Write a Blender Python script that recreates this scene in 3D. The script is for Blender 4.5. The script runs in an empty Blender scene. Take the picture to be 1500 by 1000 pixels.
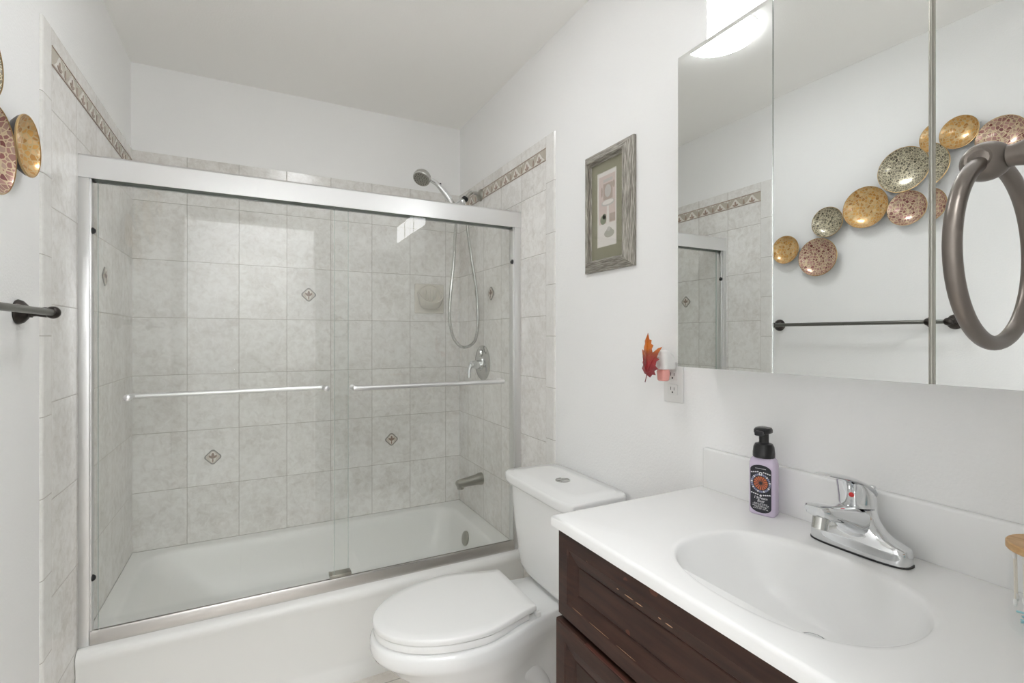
import bpy, bmesh, math, random
from mathutils import Vector, Matrix
random.seed(7)
S = bpy.context.scene
COL = S.collection
PI = math.pi

# ------------------------------------------------------------------ camera, world, exposure
W = 1.5214            # room width (left wall x=0, right wall x=W); back wall y=0; floor z=0
CEIL = 2.445
RIM = 0.323           # tub rim height
FY = -2.555           # front wall face
cam = bpy.data.cameras.new('camera')
cam_o = bpy.data.objects.new('camera', cam)
COL.objects.link(cam_o)
cam_o.location = (0.4773, -2.6467, 1.2581)
cam_o.rotation_euler = (PI/2, 0, -0.4809)
cam.sensor_width = 36.0
cam.lens = 720.4/1500*36.0
cam.shift_y = -7.35/1500
cam.clip_start = 0.01
S.camera = cam_o
world = bpy.data.worlds.new('world')
S.world = world
world.use_nodes = True
world.node_tree.nodes['Background'].inputs[0].default_value = (1.0, 0.98, 0.95, 1)
world.node_tree.nodes['Background'].inputs[1].default_value = 0.3
S.view_settings.view_transform = 'Standard'
S.view_settings.look = 'None'
S.view_settings.gamma = 1.0
S.view_settings.use_curve_mapping = False
S.view_settings.exposure = 0.16
S.cycles.max_bounces = 24            # a small white room: let the light bounce on
S.cycles.diffuse_bounces = 16
S.cycles.transparent_max_bounces = 24
LAMP_E = 22.0         # emission of the round ceiling light
VANITY_E = 6.5        # emission of the light bar panes over the cabinet
HALL_FILL_E = 23.0         # emission of the added hallway fill light

# ------------------------------------------------------------------ materials
def new_mat(name):
    m = bpy.data.materials.new(name); m.use_nodes = True
    nt = m.node_tree
    return m, nt, nt.nodes['Principled BSDF']

def simple(name, col, rough=0.5, metal=0.0, coat=0.0, ior=1.5, emit=None, emit_s=0.0, spec=0.5):
    m, nt, b = new_mat(name)
    b.inputs['Base Color'].default_value = (*col, 1)
    b.inputs['Roughness'].default_value = rough
    b.inputs['Metallic'].default_value = metal
    b.inputs['Coat Weight'].default_value = coat
    b.inputs['IOR'].default_value = ior
    b.inputs['Specular IOR Level'].default_value = spec
    if emit:
        b.inputs['Emission Color'].default_value = (*emit, 1)
        b.inputs['Emission Strength'].default_value = emit_s
    return m

def node(nt, t, **kw):
    n = nt.nodes.new(t)
    for k, v in kw.items():
        if hasattr(n, k): setattr(n, k, v)
        else: n.inputs[k].default_value = v
    return n

def math_n(nt, op, a, b=None):
    n = nt.nodes.new('ShaderNodeMath'); n.operation = op
    for i, v in enumerate((a, b)):
        if v is None: continue
        if isinstance(v, (int, float)): n.inputs[i].default_value = v
        else: nt.links.new(v, n.inputs[i])
    return n.outputs[0]

def ramp(nt, fac, stops):
    r = nt.nodes.new('ShaderNodeValToRGB')
    e = r.color_ramp.elements
    while len(e) < len(stops): e.new(0.5)
    for i, (p, c) in enumerate(stops):
        e[i].position = p; e[i].color = (*c, 1)
    nt.links.new(fac, r.inputs[0])
    return r.outputs[0]

def mix_col(nt, fac, a, b, mode='MIX'):
    n = nt.nodes.new('ShaderNodeMix'); n.data_type = 'RGBA'; n.blend_type = mode
    if isinstance(fac, (int, float)): n.inputs[0].default_value = fac
    else: nt.links.new(fac, n.inputs[0])
    for i, v in ((6, a), (7, b)):
        if isinstance(v, tuple): n.inputs[i].default_value = (*v, 1)
        else: nt.links.new(v, n.inputs[i])
    return n.outputs[2]

def coords(nt):
    tc = nt.nodes.new('ShaderNodeTexCoord')
    sp = nt.nodes.new('ShaderNodeSeparateXYZ')
    nt.links.new(tc.outputs['Object'], sp.inputs[0])
    return tc.outputs['Object'], sp.outputs

def bump(nt, b, height, strength=0.2, dist=0.002):
    n = nt.nodes.new('ShaderNodeBump')
    n.inputs['Strength'].default_value = strength
    n.inputs['Distance'].default_value = dist
    nt.links.new(height, n.inputs['Height'])
    nt.links.new(n.outputs[0], b.inputs['Normal'])

def paint_mat(name, col, rough=0.55, tex=0.35):
    m, nt, b = new_mat(name)
    oc, sp = coords(nt)
    n1 = node(nt, 'ShaderNodeTexNoise', Scale=160.0, Detail=3.0)
    nt.links.new(oc, n1.inputs['Vector'])
    n2 = node(nt, 'ShaderNodeTexNoise', Scale=1.3, Detail=2.0)
    nt.links.new(oc, n2.inputs['Vector'])
    c = ramp(nt, n2.outputs[0], [(0.3, tuple(x*0.985 for x in col)), (0.7, col)])
    nt.links.new(c, b.inputs['Base Color'])
    b.inputs['Roughness'].default_value = rough
    bump(nt, b, n1.outputs[0], tex, 0.002)
    return m

def tile_mat(name, u, v, u0, v0, pu, pv, ca, cb, grout=(0.40, 0.375, 0.34), gw=0.0010, rough=0.18):
    """marbled ceramic tile; u, v pick the object axes, lines at u0+k*pu and v0+k*pv"""
    m, nt, b = new_mat(name)
    oc, sp = coords(nt)
    du = math_n(nt, 'SUBTRACT', sp[u], u0); dv = math_n(nt, 'SUBTRACT', sp[v], v0)
    lu = math_n(nt, 'PINGPONG', du, pu/2); lv = math_n(nt, 'PINGPONG', dv, pv/2)
    dist = math_n(nt, 'MINIMUM', lu, lv)
    mask = math_n(nt, 'LESS_THAN', dist, gw)
    # per tile offset
    fu = math_n(nt, 'FLOOR', math_n(nt, 'DIVIDE', du, pu)); fv = math_n(nt, 'FLOOR', math_n(nt, 'DIVIDE', dv, pv))
    cx = nt.nodes.new('ShaderNodeCombineXYZ')
    nt.links.new(fu, cx.inputs[0]); nt.links.new(fv, cx.inputs[1])
    wn = nt.nodes.new('ShaderNodeTexWhiteNoise'); nt.links.new(cx.outputs[0], wn.inputs[0])
    sc = nt.nodes.new('ShaderNodeVectorMath'); sc.operation = 'SCALE'; sc.inputs['Scale'].default_value = 9.0
    nt.links.new(wn.outputs['Color'], sc.inputs[0])
    ad = nt.nodes.new('ShaderNodeVectorMath'); ad.operation = 'ADD'
    nt.links.new(oc, ad.inputs[0]); nt.links.new(sc.outputs[0], ad.inputs[1])
    n1 = node(nt, 'ShaderNodeTexNoise', Scale=34.0, Detail=8.0, Roughness=0.72, Distortion=0.6)
    nt.links.new(ad.outputs[0], n1.inputs['Vector'])
    n2 = node(nt, 'ShaderNodeTexNoise', Scale=7.0, Detail=3.0)
    nt.links.new(ad.outputs[0], n2.inputs['Vector'])
    s = math_n(nt, 'ADD', math_n(nt, 'MULTIPLY', n1.outputs[0], 0.7), math_n(nt, 'MULTIPLY', n2.outputs[0], 0.3))
    c = ramp(nt, s, [(0.36, ca), (0.47, tuple(p*0.45+q*0.55 for p, q in zip(ca, cb))), (0.58, cb)])
    var = math_n(nt, 'ADD', math_n(nt, 'MULTIPLY', wn.outputs[0], 0.06), 0.95)
    vc = nt.nodes.new('ShaderNodeVectorMath'); vc.operation = 'SCALE'
    nt.links.new(c, vc.inputs[0]); nt.links.new(var, vc.inputs['Scale'])
    cc = mix_col(nt, mask, vc.outputs[0], grout)
    nt.links.new(cc, b.inputs['Base Color'])
    rr = math_n(nt, 'ADD', math_n(nt, 'MULTIPLY', mask, 0.6), rough)
    nt.links.new(rr, b.inputs['Roughness'])
    h = math_n(nt, 'MINIMUM', math_n(nt, 'DIVIDE', dist, 0.003), 1.0)
    bump(nt, b, h, 0.5, 0.0012)
    return m

def wood_dark_mat():
    m, nt, b = new_mat('espresso_wood')
    oc, sp = coords(nt)
    mp = nt.nodes.new('ShaderNodeMapping'); mp.inputs['Scale'].default_value = (40, 4, 40)
    nt.links.new(oc, mp.inputs[0])
    n1 = node(nt, 'ShaderNodeTexNoise', Scale=2.0, Detail=6.0, Distortion=0.3)
    nt.links.new(mp.outputs[0], n1.inputs['Vector'])
    c = ramp(nt, n1.outputs[0], [(0.3, (0.023, 0.0095, 0.0065)), (0.7, (0.052, 0.022, 0.0145))])
    n3 = node(nt, 'ShaderNodeTexNoise', Scale=14.0, Detail=3.0)
    nt.links.new(oc, n3.inputs['Vector'])
    red = math_n(nt, 'GREATER_THAN', n3.outputs[0], 0.70)
    c = mix_col(nt, math_n(nt, 'MULTIPLY', red, 0.5), c, (0.16, 0.05, 0.03))
    mp2 = nt.nodes.new('ShaderNodeMapping'); mp2.inputs['Scale'].default_value = (260, 18, 260)
    nt.links.new(oc, mp2.inputs[0])
    n2 = node(nt, 'ShaderNodeTexNoise', Scale=1.0, Detail=2.0)
    nt.links.new(mp2.outputs[0], n2.inputs['Vector'])
    sc = math_n(nt, 'GREATER_THAN', n2.outputs[0], 0.80)
    c = mix_col(nt, math_n(nt, 'MULTIPLY', sc, 0.6), c, (0.42, 0.24, 0.14))
    nt.links.new(c, b.inputs['Base Color'])
    b.inputs['Roughness'].default_value = 0.5
    b.inputs['Specular IOR Level'].default_value = 0.32
    bump(nt, b, n1.outputs[0], 0.08, 0.001)
    return m

def frame_wood_mat(name, sc):
    m, nt, b = new_mat(name)
    oc, sp = coords(nt)
    mp = nt.nodes.new('ShaderNodeMapping'); mp.inputs['Scale'].default_value = sc
    nt.links.new(oc, mp.inputs[0])
    n1 = node(nt, 'ShaderNodeTexNoise', Scale=3.0, Detail=6.0)
    nt.links.new(mp.outputs[0], n1.inputs['Vector'])
    c = ramp(nt, n1.outputs[0], [(0.35, (0.15, 0.135, 0.115)), (0.5, (0.30, 0.28, 0.245)), (0.66, (0.52, 0.49, 0.44))])
    nt.links.new(c, b.inputs['Base Color'])
    b.inputs['Roughness'].default_value = 0.45
    b.inputs['Metallic'].default_value = 0.25
    bump(nt, b, n1.outputs[0], 0.4, 0.001)
    return m

def mosaic_mat(name, cols, scale=88.0, grout=(0.60, 0.44, 0.22)):
    m, nt, b = new_mat(name)
    oc, sp = coords(nt)
    v1 = node(nt, 'ShaderNodeTexVoronoi', Scale=scale); v1.feature = 'F1'
    nt.links.new(oc, v1.inputs['Vector'])
    v2 = node(nt, 'ShaderNodeTexVoronoi', Scale=scale); v2.feature = 'DISTANCE_TO_EDGE'
    nt.links.new(oc, v2.inputs['Vector'])
    sx = nt.nodes.new('ShaderNodeSeparateColor'); nt.links.new(v1.outputs['Color'], sx.inputs[0])
    k = len(cols)
    c = ramp(nt, sx.outputs[0], [(i/(k-1), cc) for i, cc in enumerate(cols)])
    mask = math_n(nt, 'LESS_THAN', v2.outputs['Distance'], 0.085)
    c2 = mix_col(nt, mask, c, grout)
    nt.links.new(c2, b.inputs['Base Color'])
    b.inputs['Metallic'].default_value = 0.35
    b.inputs['Roughness'].default_value = 0.3
    b.inputs['Coat Weight'].default_value = 0.8
    b.inputs['Coat Roughness'].default_value = 0.08
    nv = nt.nodes.new('ShaderNodeMath'); nv.operation = 'MULTIPLY'
    nt.links.new(sx.outputs[1], nv.inputs[0]); nv.inputs[1].default_value = 1.0
    bump(nt, b, nv.outputs[0], 0.25, 0.001)
    return m

def glass_mat(name, tint=(0.97, 0.985, 0.975), refl=1.0, rough=0.0):
    """thin architectural pane: fresnel mix of clear transmission and mirror reflection"""
    m = bpy.data.materials.new(name); m.use_nodes = True
    nt = m.node_tree; nt.nodes.clear()
    out = nt.nodes.new('ShaderNodeOutputMaterial')
    tr = nt.nodes.new('ShaderNodeBsdfTransparent'); tr.inputs[0].default_value = (*tint, 1)
    gl = nt.nodes.new('ShaderNodeBsdfGlossy'); gl.inputs['Roughness'].default_value = rough
    gl.inputs[0].default_value = (refl, refl, refl, 1)
    lw = nt.nodes.new('ShaderNodeLayerWeight'); lw.inputs[0].default_value = 0.3
    f = math_n(nt, 'ADD', 0.03, math_n(nt, 'MULTIPLY', math_n(nt, 'POWER', lw.outputs['Facing'], 5.0), 0.6))
    mx = nt.nodes.new('ShaderNodeMixShader')
    nt.links.new(f, mx.inputs[0]); nt.links.new(tr.outputs[0], mx.inputs[1]); nt.links.new(gl.outputs[0], mx.inputs[2])
    nt.links.new(mx.outputs[0], out.inputs[0])
    return m

def bamboo_mat():
    m, nt, b = new_mat('bamboo')
    oc, sp = coords(nt)
    mp = nt.nodes.new('ShaderNodeMapping'); mp.inputs['Scale'].default_value = (70, 12, 70)
    mp.inputs['Rotation'].default_value = (0, 0, 0.4)
    nt.links.new(oc, mp.inputs[0])
    n1 = node(nt, 'ShaderNodeTexNoise', Scale=1.5, Detail=4.0)
    nt.links.new(mp.outputs[0], n1.inputs['Vector'])
    c = ramp(nt, n1.outputs[0], [(0.3, (0.42, 0.23, 0.09)), (0.7, (0.62, 0.40, 0.20))])
    nt.links.new(c, b.inputs['Base Color'])
    b.inputs['Roughness'].default_value = 0.45
    return m

def leaf_mat():
    m, nt, b = new_mat('autumn_leaf')
    oc, sp = coords(nt)
    n1 = node(nt, 'ShaderNodeTexNoise', Scale=70.0, Detail=4.0)
    nt.links.new(oc, n1.inputs['Vector'])
    z = math_n(nt, 'ADD', sp[2], math_n(nt, 'MULTIPLY', math_n(nt, 'SUBTRACT', n1.outputs[0], 0.5), 0.045))
    f = math_n(nt, 'MULTIPLY', math_n(nt, 'ADD', z, 0.067), 1/0.134)
    c = ramp(nt, f, [(0.10, (0.16, 0.006, 0.014)), (0.40, (0.33, 0.012, 0.016)), (0.55, (0.30, 0.055, 0.02)), (0.72, (0.62, 0.16, 0.01)), (1.0, (0.42, 0.09, 0.01))])
    nt.links.new(c, b.inputs['Base Color'])
    b.inputs['Roughness'].default_value = 0.3
    b.inputs['Coat Weight'].default_value = 0.5
    return m

M_wall = paint_mat('wall_paint', (0.895, 0.895, 0.893))
M_ceil = paint_mat('ceiling_paint', (0.925, 0.915, 0.895), 0.7, 0.2)
TA, TB = (0.675, 0.65, 0.615), (0.85, 0.84, 0.82)
T8, P10 = 0.2045, 0.2544
R0 = RIM + 0.255      # z of the tile joint one row above the rim
M_tile_back = tile_mat('tile_back', 0, 2, 0.0, R0, T8, P10, TA, TB)
M_tile_side = tile_mat('tile_side', 1, 2, -0.954, R0, T8, P10, TA, TB)
M_bull = tile_mat('tile_bullnose', 1, 2, -5.0, 1.055, 10.0, T8, (0.74, 0.725, 0.70), (0.83, 0.82, 0.80))
M_tile_top_b = tile_mat('tile_top_back', 0, 2, 0.0, -5.0, T8, 20.0, TA, TB)
M_tile_top_s = tile_mat('tile_top_side', 1, 2, -0.954, -5.0, T8, 20.0, TA, TB)
M_floor = tile_mat('floor_tile', 0, 1, 0.1, -0.85, 0.305, 0.305, (0.68, 0.63, 0.57), (0.80, 0.76, 0.71), gw=0.0018, rough=0.3)
M_hallfloor = simple('hall_floor', (0.55, 0.53, 0.50), 0.4)
M_door = simple('door_paint', (0.78, 0.775, 0.76), 0.4)
M_porc = simple('porcelain', (0.83, 0.835, 0.83), 0.08, coat=0.4)
M_tub = simple('tub_enamel', (0.80, 0.80, 0.78), 0.34)
M_seat = simple('seat_plastic', (0.82, 0.82, 0.81), 0.22)
M_marble = simple('cultured_marble', (0.82, 0.82, 0.815), 0.27, coat=0.1)
M_white = simple('white_plastic', (0.80, 0.80, 0.785), 0.3)
M_whitemetal = simple('white_enamel', (0.80, 0.80, 0.79), 0.35)
M_chrome = simple('chrome', (0.78, 0.79, 0.80), 0.05, 1.0)
M_chrome2 = simple('satin_chrome', (0.60, 0.60, 0.58), 0.2, 1.0)
M_nickel = simple('dull_nickel', (0.40, 0.39, 0.35), 0.3, 1.0)
M_alu = simple('brushed_aluminium', (0.80, 0.80, 0.80), 0.30, 1.0)
M_alu2 = simple('bright_aluminium', (0.62, 0.60, 0.58), 0.26, 1.0)
M_slot_shade = simple('slot_shade', (0.10, 0.12, 0.105), 0.5)
M_rubber = simple('black_rubber', (0.015, 0.015, 0.016), 0.5)
M_bronze = simple('oil_rubbed_bronze', (0.045, 0.038, 0.034), 0.3, 0.75)
M_bronze2 = simple('worn_bronze', (0.20, 0.175, 0.155), 0.34, 0.85)
M_bar = simple('dark_bar', (0.16, 0.16, 0.145), 0.3, 0.85)
M_mirror = simple('mirror', (0.85, 0.865, 0.855), 0.0, 1.0)
M_espresso = wood_dark_mat()
M_frame = frame_wood_mat('weathered_wood_upright', (160, 160, 9))
M_frame2 = frame_wood_mat('weathered_wood_crosswise', (160, 9, 160))
M_glass = glass_mat('shower_glass', (0.988, 0.994, 0.99))
M_edge = simple('glass_edge', (0.40, 0.47, 0.44), 0.15)
M_clear = glass_mat('clear_acrylic', (0.993, 0.995, 0.995))
M_picglass = glass_mat('picture_glass', (0.99, 0.99, 0.99), 0.8)
M_mat = simple('olive_mat', (0.27, 0.258, 0.182), 0.8)
M_matedge = simple('mat_bevel', (0.62, 0.60, 0.52), 0.8)
M_paper = simple('print_paper', (0.70, 0.67, 0.63), 0.7)
M_ink1 = simple('print_brown', (0.42, 0.34, 0.29), 0.7)
M_ink2 = simple('print_grey', (0.50, 0.48, 0.45), 0.7)
M_ink3 = simple('print_green', (0.25, 0.27, 0.19), 0.7)
M_ink4 = simple('print_pink', (0.60, 0.50, 0.46), 0.7)
M_ink5 = simple('print_olive', (0.40, 0.39, 0.33), 0.7)
M_lamp = simple('lamp_diffuser', (0.9, 0.9, 0.9), 0.4, emit=(0.962, 0.982, 1.0), emit_s=LAMP_E)
M_vlamp = simple('light_pane', (0.9, 0.9, 0.9), 0.4, emit=(0.962, 0.982, 1.0), emit_s=VANITY_E)
M_hfill = simple('hall_fill_diffuser', (0.9, 0.9, 0.9), 0.4, emit=(0.962, 0.982, 1.0), emit_s=HALL_FILL_E)
M_lilac = simple('lilac_plastic', (0.60, 0.52, 0.66), 0.25, coat=0.3)
M_black = simple('black_plastic', (0.012, 0.012, 0.013), 0.28)
M_label = simple('label_black', (0.016, 0.016, 0.024), 0.4)
M_ink_w = simple('label_white', (0.72, 0.72, 0.74), 0.5)
M_ink_o = simple('label_orange', (0.55, 0.14, 0.05), 0.5)
M_ink_b = simple('label_blue', (0.26, 0.28, 0.42), 0.5)
M_red = simple('red_dot', (0.6, 0.02, 0.02), 0.3)
M_slot = simple('slot_dark', (0.03, 0.03, 0.03), 0.6)
M_pink = simple('pink_oil', (0.80, 0.36, 0.32), 0.1, coat=0.5)
M_bamboo = bamboo_mat()
M_leaf = leaf_mat()
M_cotton = simple('cotton', (0.85, 0.85, 0.84), 0.9)
M_stick = simple('paper_stick', (0.80, 0.76, 0.68), 0.7)
M_floss = simple('aqua_plastic', (0.35, 0.66, 0.72), 0.25)
M_soap = simple('beige_ceramic', (0.69, 0.66, 0.60), 0.2, coat=0.3)
M_list_bg = simple('listello_taupe', (0.50, 0.455, 0.385), 0.3)
M_list_w = simple('listello_cream', (0.74, 0.71, 0.66), 0.3)
M_list_b = simple('listello_brown', (0.38, 0.285, 0.23), 0.35)
M_acc_ring = simple('accent_grey', (0.27, 0.26, 0.24), 0.3)
M_acc_bg = simple('accent_cream', (0.58, 0.53, 0.47), 0.3)
M_acc_leaf = simple('accent_brown', (0.30, 0.22, 0.175), 0.3)
M_gold = mosaic_mat('gold_mosaic', [(0.36, 0.15, 0.02), (0.66, 0.36, 0.09), (0.46, 0.21, 0.04), (0.74, 0.50, 0.24), (0.55, 0.28, 0.06)])
M_rose = mosaic_mat('rose_mosaic', [(0.17, 0.035, 0.03), (0.50, 0.28, 0.24), (0.28, 0.10, 0.09), (0.52, 0.36, 0.28), (0.20, 0.05, 0.055)], grout=(0.66, 0.52, 0.34))
M_greym = mosaic_mat('grey_mosaic', [(0.05, 0.04, 0.025), (0.30, 0.27, 0.20), (0.13, 0.11, 0.07), (0.38, 0.34, 0.26), (0.19, 0.165, 0.12)], scale=105.0, grout=(0.62, 0.56, 0.40))
M_rim = simple('plate_rim', (0.55, 0.38, 0.18), 0.3, 0.8)
M_plateback = simple('plate_back', (0.05, 0.04, 0.035), 0.4)

# ------------------------------------------------------------------ geometry helpers
ROOT = {}
def tag(o, label=None, cat=None, group=None, kind=None):
    if label: o['label'] = label
    if cat: o['category'] = cat
    if group: o['group'] = group
    if kind: o['kind'] = kind
    return o

def thing(name, label, cat, loc, rz=0.0, group=None):
    o = bpy.data.objects.new(name, None); COL.objects.link(o)
    o.location = loc; o.rotation_euler = (0, 0, rz); o.empty_display_size = 0.05
    ROOT[o] = Matrix.Translation(loc) @ Matrix.Rotation(rz, 4, 'Z')
    return tag(o, label, cat, group)

def obj(name, bm, mats, parent=None, local=False, smooth=True, angle=35, label=None):
    """link bm as one mesh object; coordinates are world ones unless local"""
    if parent is not None and not local:
        bm.transform(ROOT[parent].inverted())
    me = bpy.data.meshes.new(name)
    bmesh.ops.recalc_face_normals(bm, faces=bm.faces)
    bm.to_mesh(me); bm.free()
    if not isinstance(mats, (list, tuple)): mats = [mats]
    for m in mats: me.materials.append(m)
    if smooth:
        me.polygons.foreach_set('use_smooth', [True]*len(me.polygons))
        me.set_sharp_from_angle(angle=math.radians(angle))
    o = bpy.data.objects.new(name, me); COL.objects.link(o)
    if parent is not None:
        o.parent = parent; ROOT[o] = ROOT[parent]
    else:
        ROOT[o] = Matrix.Identity(4)
    if label: o['label'] = label
    return o

def single(name, bm, mats, label, cat, group=None, origin=None, **kw):
    """a thing that is one mesh with its origin at its base"""
    if origin: bm.transform(Matrix.Translation([-c for c in origin]))
    o = obj(name, bm, mats, **kw)
    if origin:
        o.location = origin; ROOT[o] = Matrix.Translation(origin)
    return tag(o, label, cat, group)

def B(): return bmesh.new()

def box(bm, x0, x1, y0, y1, z0, z1, bev=0.0, seg=2, mi=0):
    r = bmesh.ops.create_cube(bm, size=1.0)
    vs = r['verts']
    for v in vs:
        v.co = Vector(((x0+x1)/2 + v.co.x*(x1-x0), (y0+y1)/2 + v.co.y*(y1-y0), (z0+z1)/2 + v.co.z*(z1-z0)))
    fs = {f for v in vs for f in v.link_faces}
    for f in fs: f.material_index = mi
    if bev > 0:
        es = {e for v in vs for e in v.link_edges}
        rb = bmesh.ops.bevel(bm, geom=list(es), offset=bev, segments=seg, profile=0.5, affect='EDGES')
        for f in rb['faces']: f.material_index = mi
    return bm

def loft(bm, rings, cap0=True, cap1=True, closed=True, mi=0):
    vr = [[bm.verts.new(p) for p in r] for r in rings]
    n = len(vr[0])
    for a, b in zip(vr[:-1], vr[1:]):
        for i in range(n if closed else n-1):
            j = (i+1) % n
            f = bm.faces.new((a[i], a[j], b[j], b[i])); f.material_index = mi
    if cap0: bm.faces.new(vr[0][::-1]).material_index = mi
    if cap1: bm.faces.new(vr[-1]).material_index = mi
    return vr

def basis(axis):
    a = Vector(axis).normalized()
    t = Vector((0, 0, 1)) if abs(a.z) < 0.9 else Vector((1, 0, 0))
    u = a.cross(t).normalized(); v = a.cross(u).normalized()
    return a, u, v

def lathe(bm, prof, center, axis=(0, 0, 1), seg=40, mi=0, cap0=True, cap1=True):
    """prof: (radius, height along axis)"""
    a, u, v = basis(axis); c = Vector(center)
    rings = []
    for r, h in prof:
        r = max(r, 1e-5)
        rings.append([c + a*h + u*(r*math.cos(2*PI*i/seg)) + v*(r*math.sin(2*PI*i/seg)) for i in range(seg)])
    return loft(bm, rings, cap0, cap1, mi=mi)

def spline(pts, n=8, closed=False):
    pts = [Vector(p) for p in pts]
    out = []
    m = len(pts)
    rng = range(m if closed else m-1)
    for i in rng:
        if closed:
            p0, p1, p2, p3 = pts[i-1], pts[i], pts[(i+1) % m], pts[(i+2) % m]
        else:
            p0 = pts[i-1] if i > 0 else pts[i]*2-pts[i+1]
            p1, p2 = pts[i], pts[i+1]
            p3 = pts[i+2] if i+2 < m else pts[i+1]*2-pts[i]
        for k in range(n):
            t = k/n
            out.append(0.5*((2*p1)+(p2-p0)*t+(2*p0-5*p1+4*p2-p3)*t*t+(3*p1-p0-3*p2+p3)*t**3))
    if not closed: out.append(pts[-1])
    return out

def tube(bm, pts, rad, seg=14, closed=False, mi=0, squash=1.0):
    pts = [Vector(p) for p in pts]
    n = len(pts)
    rads = rad if isinstance(rad, (list, tuple)) else [rad]*n
    def tang(i):
        if closed: return (pts[(i+1) % n]-pts[i-1]).normalized()
        return (pts[min(i+1, n-1)]-pts[max(i-1, 0)]).normalized()
    t = tang(0); a, u, v = basis(t)
    rings = []
    for i in range(n):
        t2 = tang(i)
        q = t.rotation_difference(t2); u = q @ u; v = q @ v; t = t2
        rings.append([pts[i]+u*(rads[i]*math.cos(2*PI*k/seg))+v*(rads[i]*squash*math.sin(2*PI*k/seg)) for k in range(seg)])
    if closed:
        vr = [[bm.verts.new(p) for p in r] for r in rings]
        for i in range(n):
            A, Bq = vr[i], vr[(i+1) % n]
            off = 0
            if i == n-1:
                off = min(range(seg), key=lambda o: (A[0].co-Bq[o].co).length)
            for k in range(seg):
                bm.faces.new((A[k], A[(k+1) % seg], Bq[(k+1+off) % seg], Bq[(k+off) % seg])).material_index = mi
    else:
        loft(bm, rings, mi=mi)
    return bm

def sphere(bm, c, r, mi=0, sx=1, sy=1, sz=1, seg=20):
    rr = bmesh.ops.create_uvsphere(bm, u_segments=seg, v_segments=seg//2+2, radius=r)
    for v in rr['verts']:
        v.co = Vector((v.co.x*sx, v.co.y*sy, v.co.z*sz)) + Vector(c)
    for f in {f for v in rr['verts'] for f in v.link_faces}: f.material_index = mi
    return bm

def selipse(cx, cy, hx, hy, z, n=4.0, seg=64):
    out = []
    for i in range(seg):
        t = 2*PI*i/seg; c, s = math.cos(t), math.sin(t)
        out.append(Vector((cx+hx*math.copysign(abs(c)**(2/n), c), cy+hy*math.copysign(abs(s)**(2/n), s), z)))
    return out

def prism(bm, pts, d, mi=0):
    """pts: loop of 3d points, extruded along vector d"""
    d = Vector(d)
    a = [bm.verts.new(Vector(p)) for p in pts]
    b = [bm.verts.new(Vector(p)+d) for p in pts]
    n = len(a)
    bm.faces.new(a[::-1]).material_index = mi
    bm.faces.new(b).material_index = mi
    for i in range(n):
        j = (i+1) % n
        bm.faces.new((a[i], a[j], b[j], b[i])).material_index = mi

def text_bm(bm, body, size, place, mi=0, align='CENTER', extrude=0.0003):
    """place: function (x, y, z) of the text plane -> point"""
    cu = bpy.data.curves.new('lettering', 'FONT')
    cu.body = body; cu.size = size; cu.align_x = align; cu.extrude = extrude; cu.shear = 0.25 if align == 'CENTER' else 0
    o = bpy.data.objects.new('lettering', cu); COL.objects.link(o)
    bpy.context.view_layer.update()
    dg = bpy.context.evaluated_depsgraph_get()
    me = bpy.data.meshes.new_from_object(o.evaluated_get(dg))
    vs = [bm.verts.new(place(*v.co)) for v in me.vertices]
    for p in me.polygons:
        try: bm.faces.new([vs[i] for i in p.vertices]).material_index = mi
        except ValueError: pass
    bpy.data.objects.remove(o); bpy.data.curves.remove(cu); bpy.data.meshes.remove(me)

def struct(name, bm, m, **kw):
    kw.setdefault('smooth', False)
    return tag(obj(name, bm, m, **kw), kind='structure')

# ------------------------------------------------------------------ the room
TH = 0.11
HB = -3.75            # far wall of the hallway behind the camera
struct('floor', box(B(), -0.0, W, FY-TH, 0.0, -0.05, 0.0), M_floor)
struct('floor_hallway', box(B(), -0.7, 2.2, HB, FY-TH, -0.05, 0.0), M_hallfloor)
struct('ceiling', box(B(), -TH, W+TH, FY-TH, TH, CEIL, CEIL+0.06), M_ceil)
struct('ceiling_hallway', box(B(), -0.7, 2.2, HB, FY-TH, CEIL, CEIL+0.06), M_ceil)
wall_l = struct('wall_left', box(B(), -TH, 0, FY-TH, TH, -0.05, CEIL), M_wall)
wall_r = struct('wall_right', box(B(), W, W+TH, FY-TH, TH, -0.05, CEIL), M_wall)
wall_b = struct('wall_back', box(B(), 0, W, 0, TH, -0.05, CEIL), M_wall)
DX0, DX1, DZ = 0.07, 0.86, 2.04
bm = B()
box(bm, 0, DX0, FY-TH, FY, 0, CEIL); box(bm, DX1, W, FY-TH, FY, 0, CEIL); box(bm, DX0, DX1, FY-TH, FY, DZ, CEIL)
struct('wall_front', bm, M_wall)
bm = B()
box(bm, -0.81, -0.7, HB, FY-TH, -0.05, CEIL); box(bm, 2.2, 2.31, HB, FY-TH, -0.05, CEIL)
box(bm, -0.7, 2.2, HB-TH, HB, -0.05, CEIL)
box(bm, -0.7, -TH, FY-TH, FY-TH+0.1, 0, CEIL); box(bm, W+TH, 2.2, FY-TH, FY-TH+0.1, 0, CEIL)
struct('wall_hallway', bm, M_wall)
# doorway lining and casing round the opening the photograph was taken from
bm = B()
box(bm, DX0-0.055, DX0, FY-TH-0.014, FY-TH, 0, DZ+0.055, 0.003); box(bm, DX1, DX1+0.055, FY-TH-0.014, FY-TH, 0, DZ+0.055, 0.003)
box(bm, DX0, DX1, FY-TH-0.014, FY-TH, DZ, DZ+0.055, 0.003)
struct('trim_1', bm, M_door)
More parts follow.
